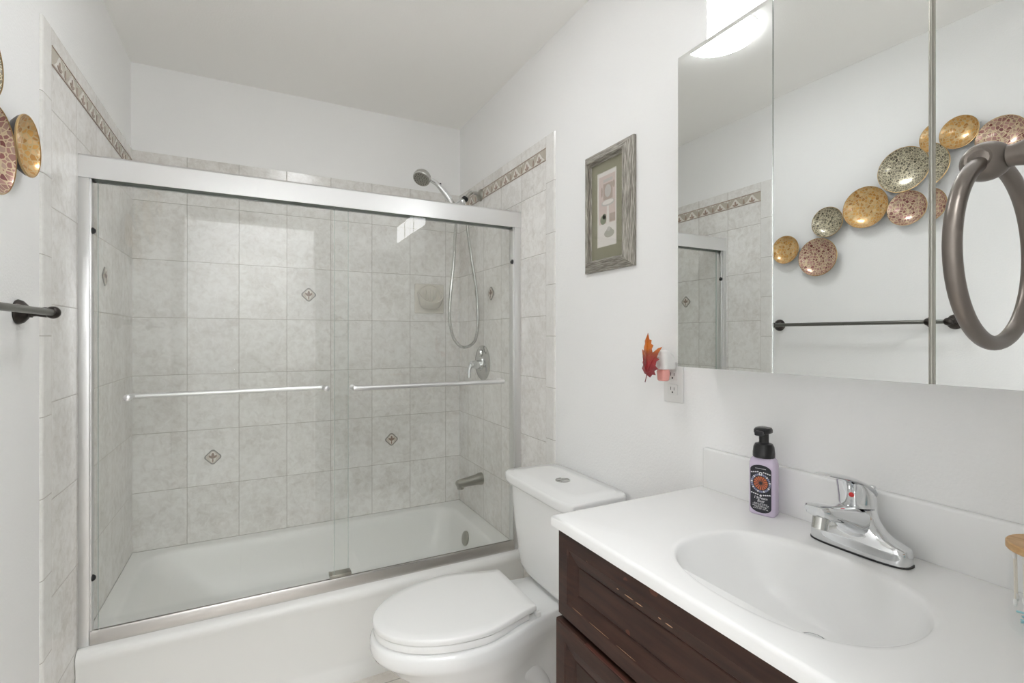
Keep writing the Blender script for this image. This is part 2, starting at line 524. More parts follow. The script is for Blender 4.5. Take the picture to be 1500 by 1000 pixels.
# the panelled door across the hallway
bm = B()
box(bm, 0.25, 1.05, HB, HB+0.012, 0.0, 2.03, 0.002)
for x0, x1 in ((0.36, 0.61), (0.69, 0.94)):
    for z0, z1 in ((0.22, 0.85), (0.97, 1.52), (1.62, 1.92)):
        box(bm, x0, x1, HB+0.010, HB+0.022, z0, z1, 0.009, 1)
door = struct('door_1', bm, M_door)
bm = B(); lathe(bm, [(0.026, 0), (0.026, 0.006), (0.010, 0.01), (0.010, 0.03), (0.024, 0.04), (0.026, 0.055), (0.015, 0.066)], (0.31, HB+0.012, 0.95), (0, 1, 0), 24)
obj('door_knob', bm, M_chrome2, door)

# tile surround: panels, listello, top strip and bullnose, 8 mm proud of the plaster
TT = 0.006
LZ0, LZ1, TOPZ = 1.966, 2.018, 2.064
TY = -0.954; BY = -1.016
def panel(y0, y1, z0, z1, side):
    bm = B()
    if side == 'l': box(bm, 0, TT, y0, y1, z0, z1)
    elif side == 'r': box(bm, W-TT, W, y0, y1, z0, z1)
    return bm
for wall, s, nm in ((wall_l, 'l', 'left'), (wall_r, 'r', 'right')):
    obj('tile_panel', panel(TY, -TT, 0.0, LZ0, s), M_tile_side, wall, smooth=False, label='beige marbled tile in straight courses')
    obj('top_tile_strip', panel(TY, -TT, LZ1, TOPZ, s), M_tile_top_s, wall, smooth=False)
    bm = B()
    x0, x1 = (0, TT) if s == 'l' else (W-TT, W)
    sg = 1 if s == 'l' else -1
    xb = 0 if s == 'l' else W
    prof = [(xb, TY), (xb+sg*TT, TY), (xb+sg*TT, BY+0.010), (xb+sg*TT*0.8, BY+0.004), (xb+sg*TT*0.3, BY), (xb, BY)]
    prism(bm, [(p[0], p[1], 0.0) for p in prof], (0, 0, TOPZ))
    obj('bullnose_trim', bm, M_bull, wall, smooth=False, label='narrow rounded edge tile')
bm = box(B(), 0, W, -TT, 0, RIM-0.02, LZ0)
obj('tile_panel', bm, M_tile_back, wall_b, smooth=False, label='beige marbled tile in straight courses')
obj('top_tile_strip', box(B(), 0, W, -TT, 0, LZ1, TOPZ), M_tile_top_b, wall_b, smooth=False)

def listello(P, L, per):
    """P(u, v, d) -> world point: u along the wall, v up 0..H, d out of the wall"""
    H = LZ1-LZ0
    bm = B()
    def quad(u0, u1, v0, v1, d, mi):
        bm.faces.new([bm.verts.new(P(*q)) for q in ((u0, v0, d), (u1, v0, d), (u1, v1, d), (u0, v1, d))]).material_index = mi
    def poly(pts, d0, d1, mi):
        prism(bm, [P(u, v, d0) for u, v in pts], Vector(P(0, 0, d1))-Vector(P(0, 0, d0)), mi)
    poly([(0, 0), (L, 0), (L, H), (0, H)], 0, 0.0065, 0)
    poly([(0, 0.0), (L, 0.0), (L, 0.0025), (0, 0.0025)], 0, 0.008, 2)
    poly([(0, H-0.0025), (L, H-0.0025), (L, H), (0, H)], 0, 0.008, 2)
    n = int(L/per)
    for i in range(n+1):
        c = (i+0.5)*per
        if c+per*0.47 > L: break
        w = per*0.47
        # cream tent shaped arch, open at the foot
        arch = [(c-w, 0.004), (c-w*0.86, 0.0055), (c-w*0.50, 0.020), (c-w*0.22, 0.036), (c-w*0.08, 0.0435), (c, 0.045), (c+w*0.08, 0.0435), (c+w*0.22, 0.036), (c+w*0.50, 0.020), (c+w*0.86, 0.0055), (c+w, 0.004)]
        poly(arch, 0.0065, 0.0085, 1)
        # trefoil leaf inside it
        for ang, ln, hw in ((0, 0.026, 0.0052), (1.05, 0.020, 0.0045), (-1.05, 0.020, 0.0045)):
            bx, bz = c, 0.0065
            d = (math.sin(ang), math.cos(ang)); e = (d[1], -d[0])
            pts = []
            for k in range(10):
                a = 2*PI*k/10
                pts.append((bx+d[0]*ln*(0.5-0.5*math.cos(a))+e[0]*hw*math.sin(a), bz+d[1]*ln*(0.5-0.5*math.cos(a))+e[1]*hw*math.sin(a)))
            poly(pts, 0.0085, 0.0097, 2)
        # cream scroll and stem between arches
        if i > 0:
            u = i*per
            for du, dv, r in ((0, -0.010, 0.0055), (-0.017, -0.0075, 0.0038), (0.017, -0.0075, 0.0038)):
                poly([(u+du+r*1.5*math.cos(2*PI*k/10), H+dv+r*0.7*math.sin(2*PI*k/10)) for k in range(10)], 0.0065, 0.008, 1)
            poly([(u-0.006, 0.012), (u, 0.006), (u+0.006, 0.012), (u+0.003, 0.032), (u-0.003, 0.032)], 0.0065, 0.0075, 2)
    return bm
LM = [M_list_bg, M_list_w, M_list_b]
obj('listello_border', listello(lambda u, v, d: (d, TY+u, LZ0+v), -TY-TT, 0.10225), LM, wall_l, smooth=False, label='relief border of cream arches with leaves')
obj('listello_border', listello(lambda u, v, d: (W-d, TY+u, LZ0+v), -TY-TT, 0.10225), LM, wall_r, smooth=False, label='relief border of cream arches with leaves')
obj('listello_border', listello(lambda u, v, d: (u, -d, LZ0+v), W, 0.10225), LM, wall_b, smooth=False, label='relief border of cream arches with leaves')

def accent(P):
    bm = B()
    def poly(pts, d0, d1, mi):
        prism(bm, [P(u, v, d0) for u, v in pts], Vector(P(0, 0, d1))-Vector(P(0, 0, d0)), mi)
    def shape(r):
        out = []
        for k in range(32):
            a = 2*PI*k/32
            # a diamond with clipped, rounded corners
            q = abs(math.cos(a))+abs(math.sin(a))
            rr = min(r/q*1.14, r)
            out.append((rr*math.cos(a), rr*math.sin(a)))
        return out
    poly(shape(0.034), 0, 0.002, 0)
    poly(shape(0.028), 0.002, 0.003, 1)
    poly([(0.014*math.cos(2*PI*k/16)*0.95, 0.024*math.sin(2*PI*k/16)) for k in range(16)], 0.003, 0.0036, 3)
    for ang, ln, w in ((0, 0.026, 0.006), (0.85, 0.021, 0.005), (-0.85, 0.021, 0.005), (PI, 0.018, 0.003)):
        d = (math.sin(ang), math.cos(ang)); e = (d[1], -d[0])
        poly([(d[0]*ln*(0.5-0.5*math.cos(2*PI*k/12))+e[0]*w*math.sin(2*PI*k/12), -0.006+d[1]*ln*(0.5-0.5*math.cos(2*PI*k/12))+e[1]*w*math.sin(2*PI*k/12)) for k in range(12)], 0.0036, 0.0044, 2)
    return bm
AM = [M_acc_ring, M_acc_bg, M_acc_leaf, M_list_w]
for cx, cz in ((0.7126, 1.4655), (0.304, 0.7045), (1.1249, 0.7065)):
    obj('accent_tile', accent(lambda u, v, d: (cx+u, -TT-d, cz+v)), AM, wall_b, smooth=False, label='small diamond accent with a brown leaf')
obj('accent_tile', accent(lambda u, v, d: (TT+d, -0.4445+u, 1.470+v)), AM, wall_l, smooth=False, label='small diamond accent with a brown leaf')
obj('accent_tile', accent(lambda u, v, d: (W-TT-d, -0.434+u, 1.472+v)), AM, wall_r, smooth=False, label='small diamond accent with a brown leaf')

# ------------------------------------------------------------------ bathtub
def rrect(x0, x1, y0, y1, r, z, k=8):
    out = []
    for cx, cy, a0 in ((x1-r, y1-r, 0), (x0+r, y1-r, PI/2), (x0+r, y0+r, PI), (x1-r, y0+r, 3*PI/2)):
        for i in range(k):
            a = a0+PI/2*i/(k-1)
            out.append(Vector((cx+r*math.cos(a), cy+r*math.sin(a), z)))
    return out
tub = thing('bathtub', 'white alcove bathtub behind the sliding glass shower doors', 'bathtub', (W/2, -0.38, 0))
bm = B()
ox0, ox1, oy0, oy1 = TT+0.001, W-TT-0.001, -0.775, -TT-0.001
rings = [
    rrect(ox0, ox1, -0.790, oy1, 0.002, 0.0),
    rrect(ox0, ox1, -0.790, oy1, 0.002, 0.012),
    rrect(ox0, ox1, -0.786, oy1, 0.002, 0.030),
    rrect(ox0, ox1, -0.775, oy1, 0.002, 0.050),
    rrect(ox0, ox1, -0.770, oy1, 0.002, 0.065),
    rrect(ox0, ox1, -0.770, oy1, 0.002, 0.270),
    rrect(ox0, ox1, -0.773, oy1, 0.002, 0.285),
    rrect(ox0, ox1, -0.775, oy1, 0.002, 0.297),
    rrect(ox0, ox1, -0.772, oy1, 0.002, 0.310),
    rrect(ox0, ox1, -0.764, oy1, 0.002, 0.319),
    rrect(ox0, ox1, -0.752, oy1, 0.002, RIM),
    rrect(0.055, W-0.075, -0.675, -0.050, 0.10, RIM),
    rrect(0.063, W-0.083, -0.668, -0.057, 0.10, RIM-0.003),
    rrect(0.072, W-0.090, -0.662, -0.064, 0.10, RIM-0.012),
    rrect(0.085, W-0.096, -0.655, -0.070, 0.10, RIM-0.040),
    rrect(0.16, W-0.115, -0.635, -0.095, 0.11, 0.20),
    rrect(0.25, W-0.140, -0.610, -0.125, 0.12, 0.115),
    rrect(0.29, W-0.165, -0.590, -0.150, 0.12, 0.090),
    rrect(0.34, W-0.210, -0.550, -0.190, 0.11, 0.080),
]
loft(bm, rings)
obj('tub_shell', bm, M_tub, tub, angle=50)
bm = B()
ovx = W-0.1055
lathe(bm, [(0.036, 0), (0.036, 0.004), (0.033, 0.008), (0.020, 0.011), (0.0, 0.012)], (ovx, -0.345, 0.243), (-0.98, 0, 0.19), 32)
obj('overflow_plate', bm, M_nickel, tub, label='round dull metal overflow cover')
bm = B()
lathe(bm, [(0.030, 0), (0.030, 0.003), (0.024, 0.006), (0.0, 0.007)], (W-0.28, -0.37, 0.0795), (0, 0, 1), 28)
obj('drain', bm, M_nickel, tub)

# ------------------------------------------------------------------ sliding shower doors
shd = thing('shower_door', 'aluminium framed sliding glass shower doors standing on the tub rim', 'shower door', (W/2, -0.72, RIM))
XL, XR = TT, W-TT
bm = B()
hz0, hz1 = 1.737, 1.808
prism(bm, [(XL, y, z) for y, z in ((-0.742, hz0), (-0.742, hz1-0.006), (-0.737, hz1), (-0.685, hz1), (-0.680, hz1-0.006), (-0.680, hz0), (-0.684, hz0), (-0.684, hz0+0.03), (-0.737, hz0+0.03), (-0.737, hz0))], (XR-XL, 0, 0))
obj('header', bm, M_alu, shd, angle=30, label='wide brushed aluminium header')
obj('header_slot_shade', box(B(), XL+0.03, XR-0.03, -0.736, -0.6845, hz0+0.003, hz0+0.012), M_slot_shade, shd, smooth=False)  # dark strip standing in for the shade inside the open header slot
for s, xa, xb in ((1, XL, 0.0325), (-1, W-0.0365, XR)):
    bm = box(B(), xa, xb, -0.741, -0.690, RIM+0.001, hz0, 0.002)
    xi = xb if s == 1 else xa
    box(bm, min(xi, xi+s*0.004), max(xi, xi+s*0.004), -0.733, -0.724, RIM+0.04, hz0, 0.0)
    obj('side_jamb', bm, M_alu, shd)
bm = B()
prism(bm, [(0.0335, y, z) for y, z in ((-0.741, RIM+0.0005), (-0.741, RIM+0.036), (-0.738, RIM+0.042), (-0.733, RIM+0.042), (-0.732, RIM+0.026), (-0.718, RIM+0.026), (-0.717, RIM+0.036), (-0.714, RIM+0.036), (-0.713, RIM+0.020), (-0.690, RIM+0.014), (-0.685, RIM+0.0005))], (W-0.0365-0.001-0.0335, 0, 0))
obj('bottom_track', bm, M_alu2, shd, angle=30, label='bright metal bottom track')
def pane(x0, x1, y, bar_y, bx0, bx1, bz, br):
    z0, z1 = RIM+0.030, hz0+0.02
    bm = box(B(), x0+0.0015, x1-0.0015, y-0.003, y+0.003, z0, z1)
    g = obj('glass_panel', bm, M_glass, shd, smooth=False)
    bm = box(B(), x0, x0+0.0012, y-0.003, y+0.003, z0, z1); box(bm, x1-0.0012, x1, y-0.003, y+0.003, z0, z1)
    obj('polished_edge', bm, M_edge, g, smooth=False)
    s = 1 if bar_y > y else -1
    bm = B()
    ye = y+s*0.003
    c = abs(bar_y-ye)
    path = spline([(bx0, ye, bz), (bx0, ye+s*c*0.55, bz), (bx0+0.006, ye+s*c*0.9, bz), (bx0+0.025, bar_y, bz), ((bx0+bx1)/2, bar_y, bz), (bx1-0.025, bar_y, bz), (bx1-0.006, ye+s*c*0.9, bz), (bx1, ye+s*c*0.55, bz), (bx1, ye, bz)], 8)
    tube(bm, path, br, 14)
    for x in (bx0, bx1):
        lathe(bm, [(0.011, 0), (0.011, 0.004), (0.008, 0.006)], (x, ye, bz), (0, s, 0), 18)
        lathe(bm, [(0.010, 0), (0.010, 0.004), (0.007, 0.006)], (x, y-s*0.003, bz), (0, -s, 0), 18)
    obj('towel_bar', bm, M_alu, g)
    return g
pane(0.045, 0.790, -0.704, -0.655, 0.118, 0.712, 1.064, 0.0085)
pane(0.735, 1.492, -0.728, -0.775, 0.800, 1.412, 1.067, 0.0095)
bm = box(B(), 0.722, 0.797, -0.738, -0.700, RIM+0.0425, RIM+0.056, 0.003)
box(bm, 0.720, 0.727, -0.740, -0.700, RIM+0.0425, RIM+0.057, 0.001)
obj('door_guide', bm, M_nickel, shd)
for x, z, s in ((0.0365, 1.580, 1), (0.0365, 0.523, 1), (1.4805, 1.586, -1)):
    bm = B(); lathe(bm, [(0.010, 0), (0.010, 0.003), (0.006, 0.008), (0.001, 0.0095)], (x if s == 1 else W-0.0408, -0.728 if s == 1 else -0.7285, z), (s, 0, 0), 18)
    obj('bumper', bm, M_rubber, shd)

# ------------------------------------------------------------------ shower fittings on the right wall
XW = W-TT
arm = thing('shower_outlet', 'short bronze and chrome shower arm rising from the right tile wall', 'shower arm', (XW, -0.31, 1.99))
bm = B(); lathe(bm, [(0.031, 0.0), (0.031, 0.004), (0.027, 0.010), (0.016, 0.016), (0.0115, 0.02)], (XW, -0.31, 1.990), (-1, 0, 0), 32)
obj('wall_flange', bm, M_nickel, arm)
ap = spline([(XW, -0.31, 1.990), (1.492, -0.31, 1.996), (1.470, -0.31, 2.000), (1.452, -0.312, 1.990), (1.430, -0.315, 1.966), (1.424, -0.316, 1.959)], 6)
bm = B(); tube(bm, ap, 0.0095, 16); obj('pipe', bm, M_chrome2, arm)
bm = B()
d = Vector((-0.62, -0.1, -0.70)).normalized(); c = Vector((1.428, -0.316, 1.963))
lathe(bm, [(0.012, 0), (0.016, 0.002), (0.016, 0.018), (0.013, 0.020)], c, d, 24)
obj('collar', bm, M_rubber, arm)
bm = B()
sphere(bm, c+d*0.030, 0.017)
hb = c+d*0.030
lathe(bm, [(0.010, 0.0), (0.013, 0.012), (0.013, 0.036), (0.010, 0.042)], hb+Vector((-0.006, -0.004, 0.0)), (-0.75, -0.05, -0.66), 20)
obj('holder', bm, M_chrome, arm)
hs = thing('hand_shower', 'chrome hand shower head and metal hose held by the shower arm', 'hand shower', (1.372, -0.318, 1.90))
hp = spline([(1.360, -0.322, 1.895), (1.352, -0.322, 1.918), (1.330, -0.322, 1.952), (1.300, -0.324, 1.985), (1.270, -0.326, 2.010), (1.245, -0.328, 2.022), (1.222, -0.330, 2.030)], 6)
n = len(hp); rad = [0.011+0.006*math.sin(PI*min(1, i/(n*0.62)))**1.0 if i < n*0.62 else 0.0115 for i in range(n)]
bm = B(); tube(bm, hp, rad, 18); obj('handle', bm, M_chrome, hs)
fd = Vector((-0.45, -0.42, -0.79)).normalized(); hc = Vector((1.196, -0.335, 2.034))
bm = B(); lathe(bm, [(0.0, -0.020), (0.018, -0.019), (0.033, -0.012), (0.041, 0.000), (0.043, 0.012), (0.042, 0.022), (0.039, 0.025)], hc, fd, 36)
head = obj('shower_head', bm, M_chrome2, hs)
bm = B(); lathe(bm, [(0.037, 0.0245), (0.037, 0.027), (0.0, 0.0272)], hc, fd, 32)
a, u, v = basis(fd)
for rr, k in ((0.030, 16), (0.020, 11), (0.010, 6)):
    for i in range(k):
        p = hc+a*0.0270+u*rr*math.cos(2*PI*i/k)+v*rr*math.sin(2*PI*i/k)
        lathe(bm, [(0.0022, 0), (0.0016, 0.0022)], p, a, 6, mi=1)
obj('spray_face', bm, [M_nickel, M_rubber], head)
bm = B(); box(bm, 1.283, 1.293, -0.330, -0.320, 2.005, 2.017, 0.003); obj('spray_lever', bm, M_rubber, hs)
hose = spline([(1.360, -0.322, 1.897), (1.374, -0.316, 1.84), (1.370, -0.312, 1.75), (1.366, -0.31, 1.648), (1.348, -0.31, 1.473), (1.342, -0.31, 1.353), (1.361, -0.31, 1.258), (1.395, -0.31, 1.213), (1.425, -0.31, 1.203), (1.458, -0.31, 1.214), (1.487, -0.31, 1.250), (1.498, -0.31, 1.338), (1.491, -0.31, 1.479), (1.463, -0.31, 1.653), (1.440, -0.312, 1.80), (1.4285, -0.316, 1.900), (1.414, -0.318, 1.927)], 26)
# ribbed metal hose
n = len(hose); rad = [0.0076+0.0007*math.cos(i*PI) for i in range(n)]
bm = B(); tube(bm, hose, rad, 10); obj('hose', bm, M_chrome2, hs, label='ribbed metal hose hanging in a loop')

sv = thing('shower_valve', 'round chrome shower valve with lever on the right tile wall', 'shower valve', (XW, -0.334, 1.123))
bm = B(); lathe(bm, [(0.090, 0.0), (0.090, 0.003), (0.084, 0.008), (0.060, 0.012), (0.040, 0.015), (0.036, 0.022)], (XW, -0.334, 1.123), (-1, 0, 0), 48)
lathe(bm, [(0.020, 0), (0.022, 0.004), (0.018, 0.012), (0.0, 0.014)], (XW-0.012, -0.334, 1.172), (-1, 0, 0), 24)
obj('escutcheon', bm, M_chrome2, sv)
bm = B(); lathe(bm, [(0.022, 0.0), (0.021, 0.03), (0.018, 0.048), (0.008, 0.056), (0, 0.057)], (XW-0.018, -0.334, 1.115), (-1, 0, 0), 28)
lv = spline([(XW-0.055, -0.334, 1.117), (XW-0.068, -0.336, 1.110), (XW-0.077, -0.338, 1.092), (XW-0.080, -0.340, 1.066), (XW-0.080, -0.341, 1.048)], 6)
tube(bm, lv, [0.012-0.004*i/(len(lv)-1) for i in range(len(lv))], 14)
obj('lever', bm, M_chrome, sv)
bm = B()
sp_ = [(XW, -0.317, 0.524), (XW-0.012, -0.317, 0.524), (XW-0.026, -0.317, 0.522), (XW-0.07, -0.317, 0.518), (XW-0.115, -0.317, 0.514), (XW-0.133, -0.317, 0.511), (XW-0.139, -0.317, 0.509)]
tube(bm, sp_, [0.031, 0.031, 0.027, 0.024, 0.0215, 0.0195, 0.012], 28)
lathe(bm, [(0.017, 0.0), (0.017, 0.016), (0.014, 0.018)], (XW-0.116, -0.317, 0.503), (0, 0, -1), 20)
single('tub_spout', bm, M_nickel, 'dull metal tub spout on the right tile wall above the tub', 'tub spout', origin=(XW, -0.317, 0.524))

sd = thing('soap_dish', 'beige ceramic shell soap dish set in the back tile wall', 'soap dish', (1.333, -TT, 1.467))
bm = box(B(), 1.250, 1.417, -TT-0.012, -TT, 1.386, 1.549, 0.006, 3); obj('back_plate', bm, M_soap, sd)
bm = B()
# half bowl: a scalloped tray leaning out of the plate
seg = 28; rows = []
cx, cz0 = 1.335, 1.478
def bowl_ring(r, yo, zo, squash):
    return [Vector((cx+r*math.cos(a), -TT-0.010-yo*max(0, math.sin(a))**0.6, cz0+zo+squash*r*(0.9*(1-math.sin(a))-0.55))) for a in [PI*i/seg for i in range(seg+1)]]
outer = [bowl_ring(0.050, 0.022, -0.062, 0.25), bowl_ring(0.060, 0.040, -0.048, 0.4), bowl_ring(0.068, 0.060, -0.022, 0.7), bowl_ring(0.072, 0.070, 0.000, 0.95), bowl_ring(0.070, 0.068, 0.004, 1.0), bowl_ring(0.064, 0.060, 0.002, 1.0), bowl_ring(0.056, 0.046, -0.018, 0.8), bowl_ring(0.044, 0.024, -0.030, 0.5), bowl_ring(0.030, 0.006, -0.034, 0.3)]
loft(bm, outer, False, False, closed=False)
for i in range(5):
    x = cx-0.032+0.016*i
    tube(bm, spline([(x*0.4+cx*0.6, -TT-0.014, cz0-0.030), (x, -TT-0.0155, cz0+0.00), (x+(x-cx)*0.18, -TT-0.0135, cz0+0.038)], 5), 0.0038, 8)
tube(bm, [(cx+0.066*math.cos(a), -TT-0.013, cz0+0.006+0.060*math.sin(a)) for a in [PI*(-0.06+1.12*i/30) for i in range(31)]], 0.0045, 10)
obj('shell_tray', bm, M_soap, sd)

# ------------------------------------------------------------------ toilet
TYC = -1.245
toilet = thing('toilet', 'white two piece toilet with closed lid beside the bathtub', 'toilet', (1.15, TYC, 0))
def egg(tip, back, w, hb, a, z, yc=TYC, n=28, rb=0.03):
    """outline with a rounded nose at x=tip, widest w at tip+a, tapering to hb at x=back"""
    side = []
    for i in range(n):
        t = PI/2*i/(n-1)
        side.append((tip+a*(1-math.cos(t)), w*math.sin(t)))
    L = back-(tip+a)
    for i in range(1, n):
        t = i/(n-1)
        k = 0.5-0.5*math.cos(PI*t*0.9)
        side.append((tip+a+L*t, w+(hb-w)*k/(0.5-0.5*math.cos(PI*0.9))))
    # round the back corner
    x, h = side[-1]
    side[-1] = (x-rb*0.3, h-0.0)
    side += [(x-rb*0.08, h-rb*0.25), (x, h-rb*0.8)]
    up = [Vector((x, yc+h, z)) for x, h in side]
    dn = [Vector((x, yc-h, z)) for x, h in side[1:]][::-1]
    return up+dn
def deck_outline(tip, z, w, hd, x1, yc=TYC, n=22, a=0.27):
    side = []
    for i in range(n):
        t = PI/2*i/(n-1); side.append((tip+a*(1-math.cos(t)), w*math.sin(t)))
    for i in range(1, n):
        t = i/(n-1); xx = tip+a+(x1-tip-a)*t
        k = min(1, t/0.62); k = k*k*(3-2*k)
        side.append((xx, w+(hd-w)*k))
    x, h = side[-1]
    side += [(x, h*0.6)]
    up = [Vector((x, yc+h, z)) for x, h in side]
    dn = [Vector((x, yc-h, z)) for x, h in side[1:]][::-1]
    return up+dn
bm = B()
rings = []
for z, tip, w, hd, x1, a in ((0.0, 0.905, 0.108, 0.098, 1.36, 0.16), (0.012, 0.905, 0.108, 0.098, 1.36, 0.16), (0.02, 0.912, 0.100, 0.090, 1.355, 0.16), (0.09, 0.930, 0.093, 0.078, 1.35, 0.17), (0.17, 0.925, 0.100, 0.072, 1.36, 0.19), (0.23, 0.895, 0.122, 0.074, 1.39, 0.21), (0.285, 0.850, 0.150, 0.082, 1.44, 0.235), (0.325, 0.808, 0.170, 0.096, 1.48, 0.255), (0.352, 0.786, 0.178, 0.108, 1.49, 0.265), (0.364, 0.768, 0.184, 0.114, 1.495, 0.27), (0.376, 0.763, 0.1865, 0.117, 1.495, 0.27), (0.399, 0.763, 0.1865, 0.117, 1.495, 0.27), (0.408, 0.767, 0.183, 0.114, 1.493, 0.27), (0.412, 0.774, 0.176, 0.109, 1.488, 0.265)):
    rings.append(deck_outline(tip, z, w, hd, x1, a=a))
loft(bm, rings)
# trapway relief on both flanks
for s in (-1, 1):
    tp = spline([(1.02, TYC+s*0.062, 0.16), (1.10, TYC+s*0.066, 0.215), (1.18, TYC+s*0.056, 0.235), (1.25, TYC+s*0.050, 0.20), (1.29, TYC+s*0.058, 0.12), (1.30, TYC+s*0.058, 0.03)], 6)
    tube(bm, tp, [0.022+0.018*math.sin(PI*i/(len(tp)-1)) for i in range(len(tp))], 14)
obj('bowl', bm, M_porc, toilet, angle=55)
bm = B()
loft(bm, [egg(0.776, 1.205, 0.173, 0.125, 0.26, 0.4150), egg(0.7735, 1.206, 0.1755, 0.127, 0.26, 0.4160), egg(0.7725, 1.206, 0.1765, 0.128, 0.26, 0.4325), egg(0.774, 1.205, 0.175, 0.127, 0.26, 0.4345)])
obj('seat', bm, M_seat, toilet, angle=50)
bm = B()
loft(bm, [egg(0.7735, 1.224, 0.1755, 0.130, 0.26, 0.4378, rb=0.012), egg(0.771, 1.226, 0.178, 0.1315, 0.26, 0.4386, rb=0.012), egg(0.770, 1.226, 0.179, 0.1315, 0.26, 0.4475, rb=0.012), egg(0.7715, 1.2245, 0.1775, 0.130, 0.26, 0.4520, rb=0.012), egg(0.7740, 1.222, 0.1750, 0.1285, 0.259, 0.4540, rb=0.012), egg(0.80, 1.20, 0.150, 0.108, 0.24, 0.4555, rb=0.012), egg(0.86, 1.14, 0.09, 0.070, 0.18, 0.4562, rb=0.012)])
obj('lid', bm, M_seat, toilet, angle=50)
for s in (-1, 1):
    bm = box(B(), 1.190, 1.232, TYC+s*0.085-0.018, TYC+s*0.085+0.018, 0.4123, 0.432, 0.005, 3)
    obj('hinge', bm, M_seat, toilet)
bm = box(B(), 1.226, 1.243, TYC-0.126, TYC-0.112, 0.4123, 0.427, 0.003)
obj('hinge_release', bm, M_seat, toilet)
TKY = -1.258
bm = B()
loft(bm, [selipse(1.408, TKY, 0.070, 0.13, 0.4125, 5), selipse(1.408, TKY, 0.086, 0.160, 0.426, 5), selipse(1.406, TKY, 0.094, 0.176, 0.440, 5), selipse(1.404, TKY, 0.098, 0.184, 0.46, 5.5), selipse(1.398, TKY, 0.106, 0.196, 0.60, 6), selipse(1.393, TKY, 0.111, 0.205, 0.735, 6)])
tank = obj('tank', bm, M_porc, toilet, angle=55)
bm = B()
def lidr(k, z, n=7):
    return selipse(1.391, -1.253, 0.121*k+0.0, 0.222-0.121*(1-k), z, n)
loft(bm, [lidr(0.93, 0.736), lidr(0.98, 0.739), lidr(1.0, 0.746), lidr(1.0, 0.762), lidr(0.985, 0.769), lidr(0.95, 0.7715), lidr(0.83, 0.7725, 6), lidr(0.79, 0.776, 6), lidr(0.5, 0.777, 6)])
tl = obj('tank_lid', bm, M_porc, toilet, angle=55)
bm = B(); lathe(bm, [(0.025, 0.776), (0.025, 0.7795), (0.0215, 0.781), (0.021, 0.7795), (0.0, 0.7793)], (1.388, -1.268, 0), (0, 0, 1), 36)
box(bm, 1.368, 1.408, -1.2688, -1.2672, 0.7792, 0.7805)
obj('flush_button', bm, M_chrome2, tl, label='round chrome dual flush button')

# ------------------------------------------------------------------ vanity
van = thing('vanity_cabinet', 'dark espresso wood vanity cabinet under the white sink top', 'vanity cabinet', (1.29, -2.145, 0))
VX, VY0, VY1 = 1.076, -2.5535, -1.744
bm = box(B(), VX, W-0.001, VY1-0.016, VY1, 0.0, 0.846)
box(bm, VX, W-0.001, VY0, VY0+0.016, 0.0, 0.846)
box(bm, VX, W-0.001, VY0+0.016, VY1-0.016, 0.09, 0.106)
box(bm, VX, VX+0.018, VY0+0.016, VY1-0.016, 0.642, 0.664); box(bm, VX, VX+0.018, VY0+0.016, VY1-0.016, 0.82, 0.846)
box(bm, VX+0.06, VX+0.075, VY0+0.016, VY1-0.016, 0.0, 0.09)
box(bm, W-0.008, W-0.001, VY0+0.016, VY1-0.016, 0.106, 0.70)
obj('cabinet_body', bm, M_espresso, van, smooth=False)
def front(x, y0, y1, z0, z1, th, st=0.036, bv=0.027, dp=0.009):
    """panelled front facing -x: flat frame, sloped moulding, recessed panel"""
    bm = B()
    def R(xx, e, ez=None):
        ez = e if ez is None else ez
        return [Vector((xx, y0+e, z0+ez)), Vector((xx, y1-e, z0+ez)), Vector((xx, y1-e, z1-ez)), Vector((xx, y0+e, z1-ez))]
    loft(bm, [R(x+th, 0), R(x+0.003, 0), R(x, 0.003), R(x, st-0.002), R(x+0.0025, st), R(x+dp, st+bv-0.003), R(x+dp+0.003, st+bv), R(x+dp+0.001, st+bv+0.002)])
    return bm
obj('drawer_front', front(1.062, VY0+0.004, -1.743, 0.657, 0.842, 0.0135), M_espresso, van, smooth=False, label='false drawer front with recessed panel and worn edges')
dmid = (VY0-1.743)/2
obj('door', front(1.055, dmid+0.002, -1.7435, 0.112, 0.649, 0.0205), M_espresso, van, smooth=False)
obj('door', front(1.055, VY0+0.004, dmid-0.002, 0.112, 0.649, 0.0205), M_espresso, van, smooth=False)
obj('worn_edge', box(B(), 1.0548, 1.062, -2.06, -1.85, 0.6486, 0.6497), simple('worn_red_edge', (0.075, 0.024, 0.016), 0.5), van, smooth=False, label='reddish worn top edge of the door')
# bright chips along the moulding
M_bare = simple('bare_wood', (0.50, 0.30, 0.17), 0.6)
for y0, ln, z, xx in ((-1.940, 0.006, 0.7992, 1.0612), (-1.962, 0.022, 0.7985, 1.0612), (-1.990, 0.018, 0.7982, 1.0612), (-2.044, 0.007, 0.7990, 1.0612), (-2.060, 0.016, 0.7982, 1.0612), (-1.800, 0.034, 0.6955, 1.0612), (-1.858, 0.06, 0.6948, 1.0612), (-1.940, 0.05, 0.6952, 1.0612)):
    w = 0.0009 if z > 0.75 else 0.0004
    bm = B()
    loft(bm, [[Vector((xx, y0+dy, z+a*w*(0.3 if dy in (0, -ln) else 1))) for a in (-1, 1)] for dy in (0, -ln*0.3, -ln*0.7, -ln)], False, False, closed=False)
    obj('worn_chip', bm, M_bare, van, smooth=False, label='pale chip where the stain has worn off')

